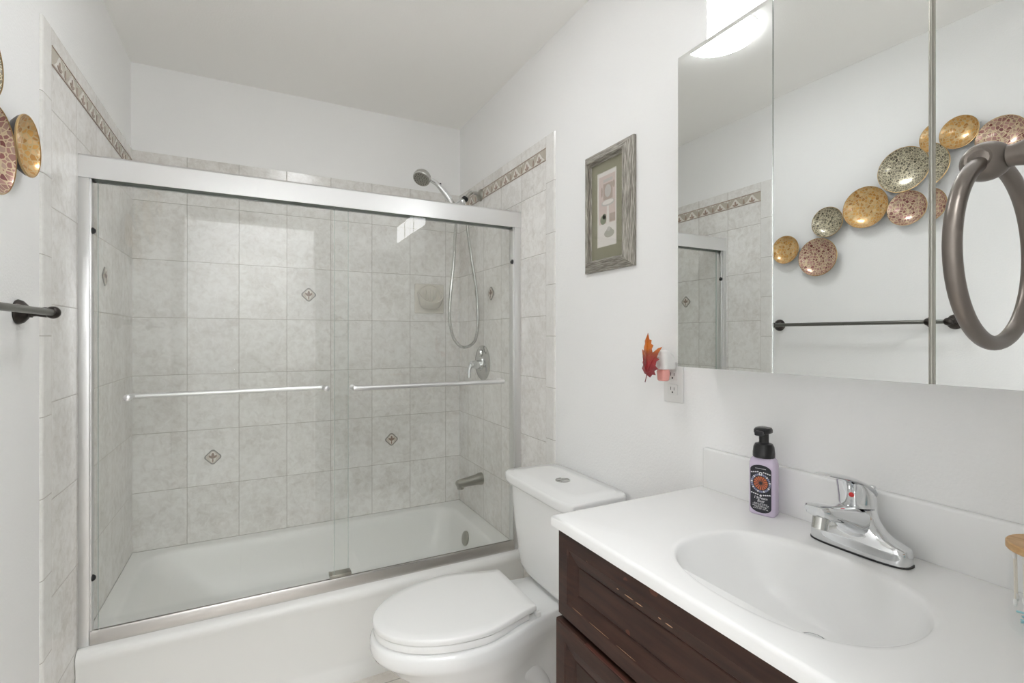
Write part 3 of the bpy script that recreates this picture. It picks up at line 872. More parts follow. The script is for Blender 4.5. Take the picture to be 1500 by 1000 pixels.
top = thing('sink_countertop', 'white cultured marble sink top with basin on the dark cabinet', 'sink top', (1.28, -2.145, 0.848))
ZT = 0.871
BX, BYC, BHX, BHY = 1.2425, -2.147, 0.1450, 0.182
angs = sorted(set([2*PI*i/112 for i in range(112)]))
CX0, CX1, CY0, CY1 = 1.0477, W-0.001, FY+0.001, -1.7374
def rect_hit(a, x0, x1, y0, y1):
    d = (math.cos(a), math.sin(a)); best = 9
    if d[0] > 1e-9: best = min(best, (x1-BX)/d[0])
    if d[0] < -1e-9: best = min(best, (x0-BX)/d[0])
    if d[1] > 1e-9: best = min(best, (y1-BYC)/d[1])
    if d[1] < -1e-9: best = min(best, (y0-BYC)/d[1])
    return BX+d[0]*best, BYC+d[1]*best
cang = [math.atan2(y-BYC, x-BX) % (2*PI) for x in (CX0, CX1) for y in (CY0, CY1)]
for c_ in cang:
    i = min(range(len(angs)), key=lambda k: abs(angs[k]-c_)); angs[i] = c_
angs.sort()
bp_ = [rect_hit(a, CX0, CX1, CY0, CY1) for a in angs]
def rectring(e, z):
    out = []
    for x, y in bp_:
        fx = (x-CX0)/(CX1-CX0); fy = (y-CY0)/(CY1-CY0)
        out.append(Vector((CX0+e+(CX1-CX0-2*e)*fx, CY0+e+(CY1-CY0-2*e)*fy, z)))
    return out
def basin(k, z, n=2.35, shift=0.0):
    out = []
    for a in angs:
        c, s = math.cos(a), math.sin(a)
        r = (abs(c/(BHX*k))**n+abs(s/(BHY*k))**n)**(-1/n)
        out.append(Vector((BX+shift+r*c, BYC+r*s, z)))
    return out
def circ(r, z, cx): return [Vector((cx+r*math.cos(a), BYC+r*math.sin(a), z)) for a in angs]
DRX = 1.311
rings = [rectring(0.10, ZT-0.023), rectring(0.0, ZT-0.0228), rectring(0.0, ZT-0.007), rectring(0.0015, ZT-0.003), rectring(0.004, ZT-0.0008), rectring(0.008, ZT),
         basin(1.06, ZT, 2.35), basin(1.02, ZT-0.0004), basin(1.0, ZT-0.0022), basin(0.985, ZT-0.0065), basin(0.97, ZT-0.014), basin(0.94, ZT-0.028, shift=0.003), basin(0.88, ZT-0.052, shift=0.006), basin(0.80, ZT-0.075, shift=0.013), basin(0.70, ZT-0.094, shift=0.023), basin(0.58, ZT-0.108, 2.2, 0.033), basin(0.44, ZT-0.117, 2.1, 0.047), basin(0.30, ZT-0.1215, 2.0, 0.062), circ(0.026, ZT-0.1245, DRX), circ(0.0215, ZT-0.126, DRX)]
bm = B(); loft(bm, rings, False, True)
slab = obj('sink_slab', bm, M_marble, top, angle=60)
bm = box(B(), W-0.021, W-0.0002, CY0+0.001, -1.7474, ZT-0.002, 0.9715, 0.005, 3)
obj('backsplash', bm, M_marble, top)
bm = B(); lathe(bm, [(0.0225, 0.0), (0.0225, 0.002), (0.019, 0.0032), (0.0185, 0.001)], (DRX, BYC, ZT-0.126), (0, 0, 1), 32)
lathe(bm, [(0.0165, 0.0), (0.0165, 0.003), (0.012, 0.005), (0, 0.0055)], (DRX, BYC, ZT-0.125), (0, 0, 1), 28)
obj('drain_stopper', bm, M_chrome, top)

# ------------------------------------------------------------------ faucet
FX, FYC = 1.447, -2.147
fa = thing('sink_faucet', 'chrome single lever faucet on the white sink top', 'faucet', (FX, FYC, ZT))
def stad(hx, hy, z, n=3.0, cx=FX, cy=FYC): return selipse(cx, cy, hx, hy, z, n, 56)
bm = B(); loft(bm, [stad(0.0285, 0.0825, ZT+0.0002), stad(0.0285, 0.0825, ZT+0.003)]); obj('base_gasket', bm, M_rubber, fa)
bm = B()
def bodyr(hx, hy, z, n): return stad(hx, hy, z, n)
loft(bm, [stad(0.027, 0.081, ZT+0.003, 3.2), stad(0.027, 0.081, ZT+0.022, 3.2), stad(0.0262, 0.079, ZT+0.028, 3.1), stad(0.0250, 0.070, ZT+0.032, 2.8), stad(0.0255, 0.054, ZT+0.038, 2.5), stad(0.0262, 0.041, ZT+0.048, 2.2), stad(0.0262, 0.033, ZT+0.060, 2.1), stad(0.0262, 0.0285, ZT+0.072, 2), stad(0.0255, 0.0270, ZT+0.080, 2), stad(0.020, 0.021, ZT+0.083, 2)])
obj('body', bm, M_chrome, fa, angle=45)
# spout: a broad tapering arm reaching over the basin
bm = B()
sp_rings = []
for x, zc, hw, hh in ((FX+0.012, ZT+0.046, 0.026, 0.028), (FX-0.020, ZT+0.059, 0.027, 0.024), (FX-0.050, ZT+0.071, 0.0255, 0.0190), (FX-0.085, ZT+0.082, 0.024, 0.0145), (FX-0.112, ZT+0.0890, 0.0225, 0.0125), (FX-0.126, ZT+0.0920, 0.021, 0.0115), (FX-0.133, ZT+0.0925, 0.016, 0.009)):
    r = []
    for i in range(36):
        t = 2*PI*i/36; c, s = math.cos(t), math.sin(t); n = 3.4
        r.append(Vector((x-(0.004*s if x < FX-0.12 else 0), FYC+hw*math.copysign(abs(c)**(2/n), c), zc+hh*math.copysign(abs(s)**(2/n), s))))
    sp_rings.append(r)
loft(bm, sp_rings)
spout = obj('spout', bm, M_chrome, fa, angle=45)
bm = B(); lathe(bm, [(0.0125, -0.004), (0.0125, 0.020), (0.0105, 0.021), (0.010, 0.017), (0.0, 0.0165)], (FX-0.114, FYC, ZT+0.0800), (-0.22, 0, -1), 28)
obj('aerator', bm, M_chrome2, spout)
bm = B()
hz = ZT+0.0835
HX = FX-0.005
lathe(bm, [(0.024, 0.0), (0.0285, 0.001), (0.0295, 0.006), (0.0295, 0.012), (0.0, 0.012)], (HX, FYC, hz), (0, 0, 1), 40)
# the cap rises from low at the back to the flat lever reaching out over the spout
hr = []
for k, (x0, x1, hw, z0) in enumerate(((HX-0.0295, HX+0.0295, 0.0295, hz+0.010), (HX-0.0300, HX+0.0290, 0.0295, hz+0.016), (HX-0.0305, HX+0.018, 0.0285, hz+0.026), (HX-0.032, HX-0.002, 0.026, hz+0.038), (HX-0.036, HX-0.018, 0.022, hz+0.046))):
    hr.append([Vector(((x0+x1)/2+(x1-x0)/2*math.cos(2*PI*i/40), FYC+hw*math.sin(2*PI*i/40), z0)) for i in range(40)])
loft(bm, hr)
lr = []
for x, z, hw, hh in ((HX+0.0320, hz+0.006, 0.010, 0.004), (HX+0.0300, hz+0.013, 0.017, 0.004), (HX+0.0200, hz+0.0225, 0.0245, 0.005), (HX+0.0060, hz+0.032, 0.0275, 0.006), (HX-0.014, hz+0.042, 0.0275, 0.0065), (HX-0.036, hz+0.0510, 0.0245, 0.006), (HX-0.060, hz+0.0585, 0.0200, 0.005), (HX-0.080, hz+0.0630, 0.0175, 0.0042), (HX-0.096, hz+0.0665, 0.0165, 0.0035), (HX-0.104, hz+0.0685, 0.013, 0.0025)):
    lr.append([Vector((x, FYC+hw*math.cos(2*PI*i/28), z+hh*math.sin(2*PI*i/28))) for i in range(28)])
loft(bm, lr)
handle = obj('lever_handle', bm, M_chrome, fa, angle=50)
bm = B(); lathe(bm, [(0.0042, 0), (0.0042, 0.0016), (0.003, 0.002)], (HX-0.0290, FYC-0.006, hz+0.024), (-1, -0.2, -0.05), 14)
obj('hot_cold_dot', bm, M_red, handle, label='red and blue temperature dot')
bm = B(); tube(bm, [(FX+0.0445, FYC, ZT+0.0005), (FX+0.0445, FYC, ZT+0.100)], 0.0022, 10)
lathe(bm, [(0.003, 0), (0.0055, 0.003), (0.0065, 0.008), (0.005, 0.011), (0.0, 0.012)], (FX+0.0445, FYC, ZT+0.100), (0, 0, 1), 18)
obj('lift_rod', bm, M_chrome, fa)

# ------------------------------------------------------------------ foaming soap bottle
SB = (1.4625, -1.9485, ZT+0.0004)
bt = thing('soap_bottle', 'lilac foaming soap bottle with black pump and black label', 'soap bottle', SB, rz=0.27)
# local frame: -x is the label face, y to the label's left
bm = B()
prof = [(0.0150, 0.0245, 0.0), (0.0170, 0.0262, 0.002), (0.0175, 0.0270, 0.006), (0.0175, 0.0270, 0.106), (0.0170, 0.0266, 0.112), (0.0155, 0.0245, 0.119), (0.0135, 0.0205, 0.124), (0.012, 0.016, 0.127)]
loft(bm, [selipse(0, 0, a, b, z, 5, 56) for a, b, z in prof])
obj('bottle_body', bm, M_lilac, bt, local=True, angle=50)
bm = B(); lathe(bm, [(0.0215, 0.124), (0.0222, 0.126), (0.0222, 0.134), (0.0205, 0.147), (0.0175, 0.153), (0.0105, 0.155), (0.0105, 0.156)], (0, 0, 0), (0, 0, 1), 36)
obj('pump_collar', bm, M_black, bt, local=True)
bm = B(); lathe(bm, [(0.0098, 0.153), (0.0098, 0.177), (0.0125, 0.178)], (0, 0, 0), (0, 0, 1), 28)
loft(bm, [selipse(-0.004, 0, 0.017, 0.014, 0.1765, 2.4, 36), selipse(-0.004, 0, 0.0215, 0.0175, 0.178, 2.4, 36), selipse(-0.004, 0, 0.0215, 0.0175, 0.184, 2.4, 36), selipse(-0.003, 0, 0.018, 0.015, 0.188, 2.4, 36), selipse(-0.002, 0, 0.010, 0.009, 0.1895, 2.4, 36)])
box(bm, -0.033, -0.015, -0.0085, 0.0085, 0.1735, 0.184, 0.003)
obj('pump_head', bm, M_black, bt, local=True)
bm = B()
fxl = -0.0178
def LP(u, v, d=0.0): return Vector((fxl-d, -u, v))     # u to the right as seen, v up
hw_ = 0.0215
lab = [(-hw_, 0.018)] + [(hw_*math.sin(a), 0.018-0.012*math.cos(a)) for a in [(-0.45+0.9*k/12)*PI for k in range(13)]] + [(hw_, 0.018), (hw_, 0.098)] + [(hw_*math.sin(a), 0.098+0.011*math.cos(a)) for a in [(0.45-0.9*k/12)*PI for k in range(13)]] + [(-hw_, 0.098)]
prism(bm, [LP(u, v) for u, v in lab], (-0.0004, 0, 0))
lb = obj('label_panel', bm, M_label, bt, local=True, smooth=False)
bm = B()
def lpoly(pts, mi, d0=0.0004, d1=0.0006): prism(bm, [LP(u, v, d0) for u, v in pts], (-(d1-d0), 0, 0), mi)
cv = 0.070
for k in range(28):
    a0, a1 = 2*PI*k/28, 2*PI*(k+0.72)/28
    lpoly([(r*math.sin(a), cv+r*math.cos(a)) for r, a in ((0.0165, a0), (0.0165, a1), (0.0205, a1), (0.0205, a0))], 2 if k % 3 else 0)
for k in range(16):
    a0, a1 = 2*PI*k/16, 2*PI*(k+0.5)/16
    lpoly([(0.003*math.sin(a0), cv+0.003*math.cos(a0)), (0.0145*math.sin(a0-0.1), cv+0.0145*math.cos(a0-0.1)), (0.0145*math.sin(a1), cv+0.0145*math.cos(a1))], 1)
for vc, sg in ((0.0935, 1), (0.0445, -1)):
    for s in (-1, 1):
        for q in range(4):
            u = s*(0.006+0.0042*q); lpoly([(u-0.0022, vc+sg*(-0.0008*q)), (u, vc+sg*(-0.0008*q)+0.0018), (u+0.0022, vc+sg*(-0.0008*q)), (u, vc+sg*(-0.0008*q)-0.0014)], 0)
lpoly([(0.0036*math.cos(2*PI*k/14), 0.0905+0.0036*math.sin(2*PI*k/14)) for k in range(14)], 0, 0.0006, 0.0008)
lpoly([(0.0016*math.cos(2*PI*k/10), 0.0905+0.0016*math.sin(2*PI*k/10)) for k in range(10)], 3, 0.0008, 0.001)
lpoly([(0.0024*math.cos(2*PI*k/10), 0.0430+0.0024*math.sin(2*PI*k/10)) for k in range(10)], 0)
def TP(v0):
    return lambda x, y, z: LP(x, v0+y, 0.0006+z)
text_bm(bm, 'I Scream', 0.0078, TP(0.0355), 0)
text_bm(bm, 'Boat', 0.0078, TP(0.0290), 0)
text_bm(bm, '8.75 FL OZ / 259 mL', 0.0036, TP(0.0135), 0)
for v0, u0 in ((0.0255, 0.014), (0.0230, 0.0165), (0.0200, 0.017), (0.0175, 0.013)):
    u = -u0
    while u < u0:
        l = random.uniform(0.002, 0.005)
        lpoly([(u, v0), (min(u+l, u0), v0), (min(u+l, u0), v0+0.0009), (u, v0+0.0009)], 0)
        u += l+0.001
u = -0.011
while u < 0.010:
    lpoly([(u, 0.1005), (u+0.0012, 0.1005), (u+0.0012, 0.1017), (u, 0.1017)], 0); u += 0.0017
obj('label_print', bm, [M_ink_w, M_ink_o, M_ink_b, M_label], lb, local=True, smooth=False, label='white lettering and an orange round emblem')

# ------------------------------------------------------------------ jar of cotton swabs
JX, JY, JR = 1.393, -2.409, 0.0450
jar = thing('swab_jar', 'clear round jar with bamboo lid at the right end of the sink top', 'jar', (JX, JY, ZT+0.0005))
bm = B()
lathe(bm, [(JR-0.004, 0.0005), (JR-0.001, 0.0020), (JR, 0.006), (JR, 0.1035), (JR-0.0025, 0.1035), (JR-0.0025, 0.007), (JR-0.005, 0.005)], (JX, JY, ZT), (0, 0, 1), 64)
obj('jar_body', bm, M_clear, jar)
bm = B(); lathe(bm, [(JR-0.004, 0.1036), (JR-0.004, 0.104), (JR+0.0005, 0.1042), (JR+0.0015, 0.1055), (JR+0.0015, 0.1130), (JR, 0.1145), (0, 0.1145)], (JX, JY, ZT), (0, 0, 1), 64)
obj('jar_lid', bm, M_bamboo, jar, label='flat bamboo lid')
def swab_bm():
    bm = B(); tube(bm, [(0, 0, 0.006), (0, 0, 0.070)], 0.0011, 8, mi=0)
    for z in (0.0055, 0.0685): sphere(bm, (0, 0, z), 0.0024, 1, 1, 1, 2.3, 10)
    return bm
sw0 = None
pts = []
for i in range(14):
    a = 1.5+0.19*i; r = 0.0375-0.009*(i % 3)
    pts.append((JX+r*math.cos(a), JY+r*math.sin(a)))
for i, (x, y) in enumerate(pts):
    if sw0 is None:
        o = obj('cotton_swab', swab_bm(), [M_stick, M_cotton])
        sw0 = o
    else:
        o = sw0.copy(); COL.objects.link(o)
    o.location = (x, y, ZT+0.0275); o.rotation_euler = ((y-JY)*(-0.5), (x-JX)*0.5, 0)
    tag(o, 'white cotton swab standing in the clear jar with bamboo lid', 'cotton swab', 'cotton swabs in the clear jar')
def floss_bm():
    bm = B()
    tube(bm, spline([(-0.026, 0, 0), (-0.010, 0, 0.001), (0.006, 0, 0), (0.012, 0.006, 0)], 5), 0.0014, 8)
    tube(bm, spline([(0.012, 0.006, 0), (0.022, 0.008, 0), (0.026, 0.004, 0)], 5), 0.0013, 8)
    tube(bm, spline([(0.010, 0.003, 0), (0.017, -0.006, 0), (0.023, -0.007, 0)], 5), 0.0013, 8)
    return bm
fl0 = None
for i in range(10):
    if fl0 is None: o = obj('floss_pick', floss_bm(), M_floss); fl0 = o
    else: o = fl0.copy(); COL.objects.link(o)
    a = 2.2*i
    o.location = (JX-0.010+0.006*math.cos(a), JY+0.004+0.006*math.sin(a), ZT+0.0075+0.0021*i); o.rotation_euler = (0, 0, 0.69*i)
    tag(o, 'aqua plastic floss pick lying at the bottom of the clear jar', 'floss pick', 'floss picks in the clear jar')
bm = B(); tube(bm, [Vector((JX-0.014+0.012*math.cos(2*PI*k/20), JY+0.005+0.012*math.sin(2*PI*k/20), ZT+0.0284)) for k in range(20)], 0.0011, 8, closed=True)
single('hair_tie', bm, M_slot, 'thin dark hair tie on the floss picks in the jar', 'hair tie', origin=(JX-0.014, JY+0.005, ZT+0.028))

# ------------------------------------------------------------------ mirrored medicine cabinet
MZ0, MZ1, MX = 1.1832, 1.9492, 1.4064
MY = (-1.7544, -2.0090, -2.2680, -2.5160)
mc = thing('medicine_cabinet', 'three door mirrored medicine cabinet on the right wall above the sink', 'medicine cabinet', (W, -2.135, MZ0))
bm = box(B(), MX+0.012, W-0.0005, MY[3]+0.002, MY[0]-0.002, MZ0+0.002, MZ1-0.002, 0.001)
obj('cabinet_box', bm, M_whitemetal, mc, smooth=False)
def mdoor(y0, y1, ang, gap0, gap1):
    """mirror door between y0 (left) and y1, turned by ang about its vertical middle; polished bevel along the top"""
    bm = B()
    ya, yb = y0-gap0, y1+gap1
    ym = (ya+yb)/2
    def P(y, z, d):   # d: depth behind the mirror face
        dy = y-ym
        return Vector((MX+d-dy*math.sin(-ang)*-1.0, ym+dy*math.cos(ang), z))
    def R(e, et, d): return [P(ya-e, MZ0+e, d), P(yb+e, MZ0+e, d), P(yb+e, MZ1-et, d), P(ya-e, MZ1-et, d)]
    loft(bm, [R(0.0, 0.0, 0.008), R(0.0, 0.0, 0.0016), R(0.0009, 0.0115, 0.0)])
    return obj('mirror_door', bm, M_mirror, mc, smooth=False)
mdoor(MY[0], MY[1], -0.006, 0.0, 0.0010)
mdoor(MY[1], MY[2], 0.016, 0.0010, 0.0)
mdoor(MY[2]-0.008, MY[3], -0.004, 0.0, 0.0)
bm = box(B(), MX+0.004, MX+0.012, MY[2]-0.008, MY[2], MZ0+0.001, MZ1-0.001)
tube(bm, [(MX+0.004, MY[2]-0.0025, MZ0+0.001), (MX+0.004, MY[2]-0.0025, MZ1-0.001)], 0.0016, 8)
obj('edge_trim', bm, M_nickel, mc)

# ------------------------------------------------------------------ light bar over the cabinet, ceiling light, added hallway fill light
vl = thing('vanity_light', 'bright three pane light bar above the mirrored cabinet', 'wall light', (W, -2.155, 1.955))
VL0, VL1 = -1.8312, -2.480
bm = box(B(), 1.435, W-0.0005, VL1, VL0, 1.958, 2.077, 0.002); box(bm, 1.417, W-0.0005, VL1, VL0, 2.0775, 2.0835, 0.001); obj('housing', bm, M_whitemetal, vl)  # top lip added to keep the panes from lighting the ceiling
pw = (VL0-VL1-0.024)/3
for i in range(3):
    y1 = VL0-i*(pw+0.012)
    obj('light_pane', box(B(), 1.420, 1.4345, y1-pw, y1, 1.956, 2.077, 0.002), M_vlamp, vl)
    if i < 2: obj('divider', box(B(), 1.418, 1.4345, y1-pw-0.0115, y1-pw-0.0005, 1.956, 2.077), M_bronze2, vl, smooth=False)
cl = thing('ceiling_light', 'round flush ceiling light reflected in the left mirror door', 'ceiling light', (0.73, -1.31, CEIL))
bm = B(); lathe(bm, [(0.135, 0.0), (0.135, -0.012), (0.128, -0.013)], (0.73, -1.31, CEIL), (0, 0, 1), 64); obj('ring_trim', bm, M_whitemetal, cl)
bm = B(); lathe(bm, [(0.1365, -0.012), (0.135, -0.020), (0.119, -0.027), (0.08, -0.031), (0.0, -0.032)], (0.73, -1.31, CEIL), (0, 0, 1), 64); obj('diffuser', bm, M_lamp, cl)
hl = thing('hallway_fill_light', 'added square fill light on the unseen hallway ceiling behind the camera', 'ceiling light', (0.5, -3.2, CEIL))  # unseen lamp, added to fill the room through the doorway
obj('housing', box(B(), 0.14, 0.86, -3.52, -2.88, CEIL-0.03, CEIL, 0.003), M_whitemetal, hl)
obj('diffuser', box(B(), 0.16, 0.84, -3.50, -2.90, CEIL-0.045, CEIL-0.0301, 0.004), M_hfill, hl)

# ------------------------------------------------------------------ framed print on the right wall
pf = thing('picture_frame', 'weathered grey frame with olive mat on the right wall', 'picture', (W, -1.35, 1.478))
PY0, PY1, PZ0, PZ1 = -1.477, -1.224, 1.478, 1.883
bm = B()
def FR(x, e): return [Vector((x, PY0+e, PZ0+e)), Vector((x, PY1-e, PZ0+e)), Vector((x, PY1-e, PZ1-e)), Vector((x, PY0+e, PZ1-e))]
loft(bm, [FR(W-0.0005, 0.0), FR(W-0.010, 0.0), FR(W-0.012, 0.003), FR(W-0.017, 0.010), FR(W-0.018, 0.013), FR(W-0.025, 0.022), FR(W-0.0265, 0.026), FR(W-0.030, 0.029), FR(W-0.0305, 0.0325), FR(W-0.026, 0.035), FR(W-0.0145, 0.037), FR(W-0.012, 0.041), FR(W-0.009, 0.041)], False, False)
bm.faces.ensure_lookup_table()
for i, f in enumerate(bm.faces): f.material_index = 1 if i % 2 == 0 else 0
obj('moulding', bm, [M_frame, M_frame2], pf, smooth=False, label='stepped weathered silver wood moulding')
AY0, AY1, AZ0, AZ1 = -1.3925, -1.296, 1.560, 1.807
bm = B()
mx_ = W-0.0105
def MR(y0, y1, z0, z1, x): return [Vector((x, y0, z0)), Vector((x, y1, z0)), Vector((x, y1, z1)), Vector((x, y0, z1))]
loft(bm, [MR(PY0+0.038, PY1-0.038, PZ0+0.038, PZ1-0.038, mx_), MR(AY0-0.002, AY1+0.002, AZ0-0.002, AZ1+0.002, mx_)], False, False)
loft(bm, [MR(AY0-0.002, AY1+0.002, AZ0-0.002, AZ1+0.002, mx_), MR(AY0, AY1, AZ0, AZ1, mx_+0.0018)], False, False, mi=1)
obj('mat_board', bm, [M_mat, M_matedge], pf, smooth=False, label='olive green mat with pale bevel')
bm = B()
px = W-0.0085
def quadp(pts, mi, d): prism(bm, [Vector((px-d, AY1-(AY1-AY0)*u, AZ0+(AZ1-AZ0)*v)) for u, v in pts], (-0.0001, 0, 0), mi)
quadp([(-0.02, -0.02), (1.02, -0.02), (1.02, 1.02), (-0.02, 1.02)], 0, 0)
def el(cu, cv_, ru, rv, mi, d=0.0002, k=18): quadp([(cu+ru*math.cos(2*PI*i/k), cv_+rv*math.sin(2*PI*i/k)) for i in range(k)], mi, d)
quadp([(0.06, 0.30), (0.94, 0.30), (0.94, 0.95), (0.06, 0.95)], 4, 0.0001)
quadp([(0.06, 0.03), (0.94, 0.03), (0.94, 0.30), (0.06, 0.30)], 0, 0.0001)
quadp([(0.30, 0.86), (0.80, 0.86), (0.80, 0.90), (0.30, 0.90)], 2, 0.0002)
quadp([(0.30, 0.62), (0.80, 0.62), (0.80, 0.84), (0.30, 0.84)], 1, 0.0002)
el(0.55, 0.735, 0.17, 0.085, 2, 0.0003)
el(0.86, 0.80, 0.06, 0.05, 1); el(0.22, 0.74, 0.05, 0.07, 1)
el(0.55, 0.575, 0.36, 0.045, 2, 0.0003); el(0.55, 0.583, 0.30, 0.03, 0, 0.0004)
quadp([(0.47, 0.30), (0.63, 0.30), (0.60, 0.54), (0.50, 0.54)], 0, 0.0003)
quadp([(0.63, 0.31), (0.94, 0.31), (0.94, 0.42), (0.63, 0.42)], 1, 0.0003)
el(0.30, 0.36, 0.17, 0.065, 3, 0.0004); el(0.36, 0.40, 0.10, 0.04, 3, 0.0004)
el(0.62, 0.16, 0.27, 0.055, 5, 0.0003); el(0.62, 0.19, 0.16, 0.05, 5, 0.0004); el(0.60, 0.22, 0.09, 0.03, 2, 0.0005)
obj('art_print', bm, [M_paper, M_ink1, M_ink2, M_ink3, M_ink4, M_ink5], pf, smooth=False, label='pale sketch of a washstand, plant and basket')
obj('glass_pane', box(B(), W-0.0128, W-0.0118, PY0+0.040, PY1-0.040, PZ0+0.040, PZ1-0.040), M_picglass, pf, smooth=False)

# ------------------------------------------------------------------ outlet and plug-in freshener with a leaf
ot = thing('electrical_outlet', 'white outlet plate on the right wall left of the mirrored cabinet', 'outlet', (W, -1.633, 1.073))
OY, OZ = -1.6325, 1.130
bm = box(B(), W-0.0055, W-0.0003, OY-0.0355, OY+0.0355, OZ-0.057, OZ+0.057, 0.003, 3); obj('wall_plate', bm, M_white, ot)
for dz in (-0.020, 0.020):
    bm = box(B(), W-0.0078, W-0.0053, OY-0.017, OY+0.017, OZ+dz-0.0145, OZ+dz+0.0145, 0.002)
    r = obj('receptacle', bm, M_white, ot)
    bm = box(B(), W-0.0082, W-0.0076, OY+0.0055, OY+0.0072, OZ+dz-0.002, OZ+dz+0.007); box(bm, W-0.0082, W-0.0076, OY-0.0072, OY-0.0055, OZ+dz-0.002, OZ+dz+0.006)
    lathe(bm, [(0.0026, 0), (0.0026, 0.0006)], (W-0.0076, OY, OZ+dz-0.008), (-1, 0, 0), 14)
    obj('slots', bm, M_slot, r, smooth=False)
af = thing('air_freshener', 'plug-in air freshener with pink oil and a red orange maple leaf', 'air freshener', (W-0.03, -1.633, 1.135))
FZ = OZ+0.041
bm = B()
loft(bm, [selipse(W-0.032, OY, 0.0235, 0.019, FZ-0.003, 3.5, 40), selipse(W-0.032, OY, 0.0238, 0.020, FZ+0.004, 3.5, 40), selipse(W-0.033, OY, 0.0240, 0.021, FZ+0.022, 3.2, 40), selipse(W-0.036, OY, 0.021, 0.019, FZ+0.036, 2.6, 40), selipse(W-0.042, OY, 0.014, 0.014, FZ+0.046, 2.2, 40), selipse(W-0.044, OY, 0.006, 0.006, FZ+0.050, 2, 40)])
obj('plug_body', bm, M_white, af)
bm = B(); loft(bm, [selipse(W-0.040, OY+0.002, 0.010, 0.012, FZ-0.036, 3, 36), selipse(W-0.040, OY+0.002, 0.0125, 0.0155, FZ-0.033, 3, 36), selipse(W-0.040, OY+0.002, 0.014, 0.018, FZ-0.010, 3, 36), selipse(W-0.040, OY+0.002, 0.012, 0.0155, FZ-0.004, 3, 36)])
obj('oil_bulb', bm, M_pink, af, label='bulb of pink scented oil')
# maple leaf: lobed outline, cupped, hung in front of the plug
half = [(0.000, -0.048), (0.010, -0.054), (0.016, -0.046), (0.024, -0.047), (0.021, -0.036), (0.030, -0.030), (0.024, -0.022), (0.026, -0.010), (0.033, -0.004), (0.027, 0.001), (0.031, 0.014), (0.040, 0.030), (0.030, 0.026), (0.024, 0.020), (0.017, 0.014), (0.015, 0.024), (0.019, 0.034), (0.013, 0.038), (0.014, 0.048), (0.008, 0.050), (0.003, 0.068)]
halfl = [(0.002, 0.064), (-0.005, 0.052), (-0.009, 0.046), (-0.008, 0.038), (-0.015, 0.028), (-0.013, 0.018), (-0.020, 0.020), (-0.034, 0.022), (-0.026, 0.010), (-0.028, 0.002), (-0.022, -0.010), (-0.030, -0.014), (-0.022, -0.022), (-0.036, -0.032), (-0.022, -0.038), (-0.012, -0.044)]
LC = Vector((W-0.080, -1.6185, 1.200))
bm = B()
out2 = half+halfl
def LFP(u, v, d=0): return Vector((-0.010*math.cos(u*60)+d+0.05*v*v*6, -u, v))
cvtx = bm.verts.new(LFP(0, 0.0, 0)); cvb = bm.verts.new(LFP(0, 0.0, 0.0012))
fr_ = [bm.verts.new(LFP(u, v)) for u, v in out2]; bk_ = [bm.verts.new(LFP(u, v, 0.0012)) for u, v in out2]
n = len(out2)
for i in range(n):
    j = (i+1) % n
    bm.faces.new((cvtx, fr_[i], fr_[j])); bm.faces.new((cvb, bk_[j], bk_[i])); bm.faces.new((fr_[j], fr_[i], bk_[i], bk_[j]))
tube(bm, spline([LFP(0.0, -0.046, -0.0005), LFP(-0.004, -0.058, 0), LFP(-0.009, -0.068, 0)], 5), 0.0012, 8)
for (u, v) in ((0.002, 0.060), (0.034, 0.026), (-0.030, 0.019), (0.026, -0.030), (-0.030, -0.030)):
    tube(bm, [LFP(0.0, -0.042, -0.0004), LFP(u*0.5, -0.042+(v+0.042)*0.5, -0.0016), LFP(u, v, -0.0004)], [0.0011, 0.0009, 0.0004], 6)
lf = obj('maple_leaf', bm, M_leaf, af, local=True, smooth=False, label='glossy orange and dark red maple leaf')
lf.location = LC-Vector(af.location)
# the stem that carries the leaf
bm = B(); tube(bm, [(W-0.050, OY, FZ+0.032), (W-0.066, OY+0.006, FZ+0.034), LC+Vector((-0.006, 0, -0.002))], 0.003, 10)
obj('leaf_clip', bm, M_white, af)

# ------------------------------------------------------------------ towel bar on the left wall
tb = thing('towel_bar', 'dark bronze towel bar on the left wall below the plates', 'towel bar', (0, -1.457, 1.3135))
BZ, BXc = 1.3135, 0.062
for y in (-1.146, -1.766):
    bm = B()
    lathe(bm, [(0.027, 0.0), (0.0285, 0.003), (0.0275, 0.006), (0.0265, 0.007), (0.025, 0.011), (0.017, 0.018), (0.012, 0.021), (0.0125, 0.023), (0.0125, 0.026), (0.010, 0.028), (0.0095, 0.034), (0.0115, 0.046), (0.012, 0.052)], (0, y, BZ), (1, 0, 0), 36)
    sphere(bm, (BXc, y, BZ), 0.0145, 0, 1, 1, 1, 24)
    obj('bracket', bm, M_bronze, tb)
bm = B(); tube(bm, [(BXc, -1.146, BZ), (BXc, -1.766, BZ)], 0.0078, 20); obj('bar', bm, M_bar, tb)

# ------------------------------------------------------------------ towel ring on the front wall
RX, RY, RR = 0.981, -2.478, 0.0715
RCX, RCZ = RX+0.0160, 1.394-0.0697
tr = thing('towel_ring', 'worn bronze towel ring in the near right foreground', 'towel ring', (RX, FY, 1.394))
bm = B()
lathe(bm, [(0.027, 0.0), (0.028, 0.003), (0.026, 0.007), (0.018, 0.014), (0.012, 0.018), (0.012, 0.022), (0.009, 0.025), (0.0085, 0.035), (0.0105, 0.050), (0.008, 0.060), (0.0085, 0.063)], (RX, FY+0.0005, 1.394), (0, 1, 0), 36)
sphere(bm, (RX, RY, 1.394), 0.0150, 0, 1, 1.05, 1, 32)
for s in (-1, 1):
    lathe(bm, [(0.0095, 0.0105), (0.0105, 0.0125), (0.0085, 0.0140), (0.0075, 0.0135)], (RX, RY, 1.394), (s, 0, 0), 28)
obj('post', bm, M_bronze2, tr)
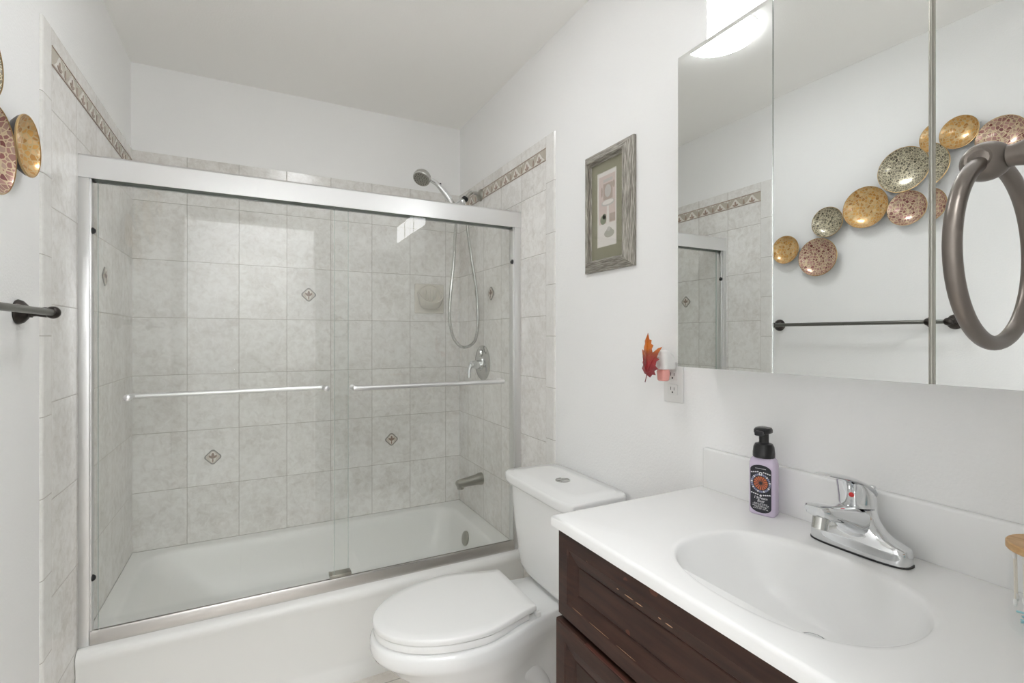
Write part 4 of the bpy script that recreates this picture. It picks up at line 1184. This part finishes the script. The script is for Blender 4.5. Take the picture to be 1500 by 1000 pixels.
bm = B(); tube(bm, [Vector((RCX+RR*math.sin(2*PI*k/72), RY, RCZ+RR*math.cos(2*PI*k/72))) for k in range(72)], 0.0058, 20, closed=True)
obj('ring', bm, M_bronze2, tr)

# ------------------------------------------------------------------ mosaic plates on the left wall
def plate(name_kind, mat, y, z, d, label):
    t = thing('decorative_plate', label, 'plate', (0.0, y, z), group='mosaic plates on the left wall')
    R_ = d/2; k = R_/0.075
    # dish: hollow faces the room, rim stands off the wall
    bm = B(); lathe(bm, [(R_*0.99, 0.0345), (R_*0.93, 0.0290), (R_*0.80, 0.0215), (R_*0.60, 0.0150), (R_*0.35, 0.0115), (R_*0.12, 0.0102), (0.0, 0.0100)], (0, 0, 0), (1, 0, 0), 56, cap0=False)
    obj('dish_face', bm, mat, t, local=True, angle=60)
    bm = B(); lathe(bm, [(R_*0.99, 0.0343), (R_*0.985, 0.036), (R_, 0.0362), (R_*1.015, 0.0345), (R_, 0.0315)], (0, 0, 0), (1, 0, 0), 56, cap0=False, cap1=False)
    obj('rim', bm, M_rim, t, local=True)
    bm = B(); lathe(bm, [(R_*1.005, 0.0325), (R_*0.95, 0.0255), (R_*0.82, 0.0165), (R_*0.62, 0.0095), (R_*0.40, 0.0060), (R_*0.30, 0.0005), (0.0, 0.0004)], (0, 0, 0), (1, 0, 0), 56, cap0=False)
    obj('dish_back', bm, M_plateback, t, local=True)
    return t
PL = [(M_gold, -1.1925, 1.677, 0.132, 'small gold mosaic plate nearest the shower, above the towel bar end'),
      (M_rose, -1.3435, 1.6205, 0.170, 'large rose mosaic plate directly beside the gold plate nearest the shower'),
      (M_greym, -1.3855, 1.772, 0.133, 'small grey mosaic plate directly above the large rose plate'),
      (M_gold, -1.5380, 1.8035, 0.171, 'large gold mosaic plate in the middle of the row'),
      (M_rose, -1.6860, 1.7665, 0.134, 'small rose mosaic plate directly below the large grey plate'),
      (M_greym, -1.6740, 1.922, 0.176, 'large grey mosaic plate right of and above the large gold plate'),
      (M_gold, -1.7870, 2.014, 0.118, 'small gold mosaic plate highest in the row'),
      (M_rose, -1.9035, 1.956, 0.140, 'rose mosaic plate farthest from the shower, seen above the towel ring')]
for m, y, z, d, lab_ in PL: plate('plate', m, y, z, d, lab_)
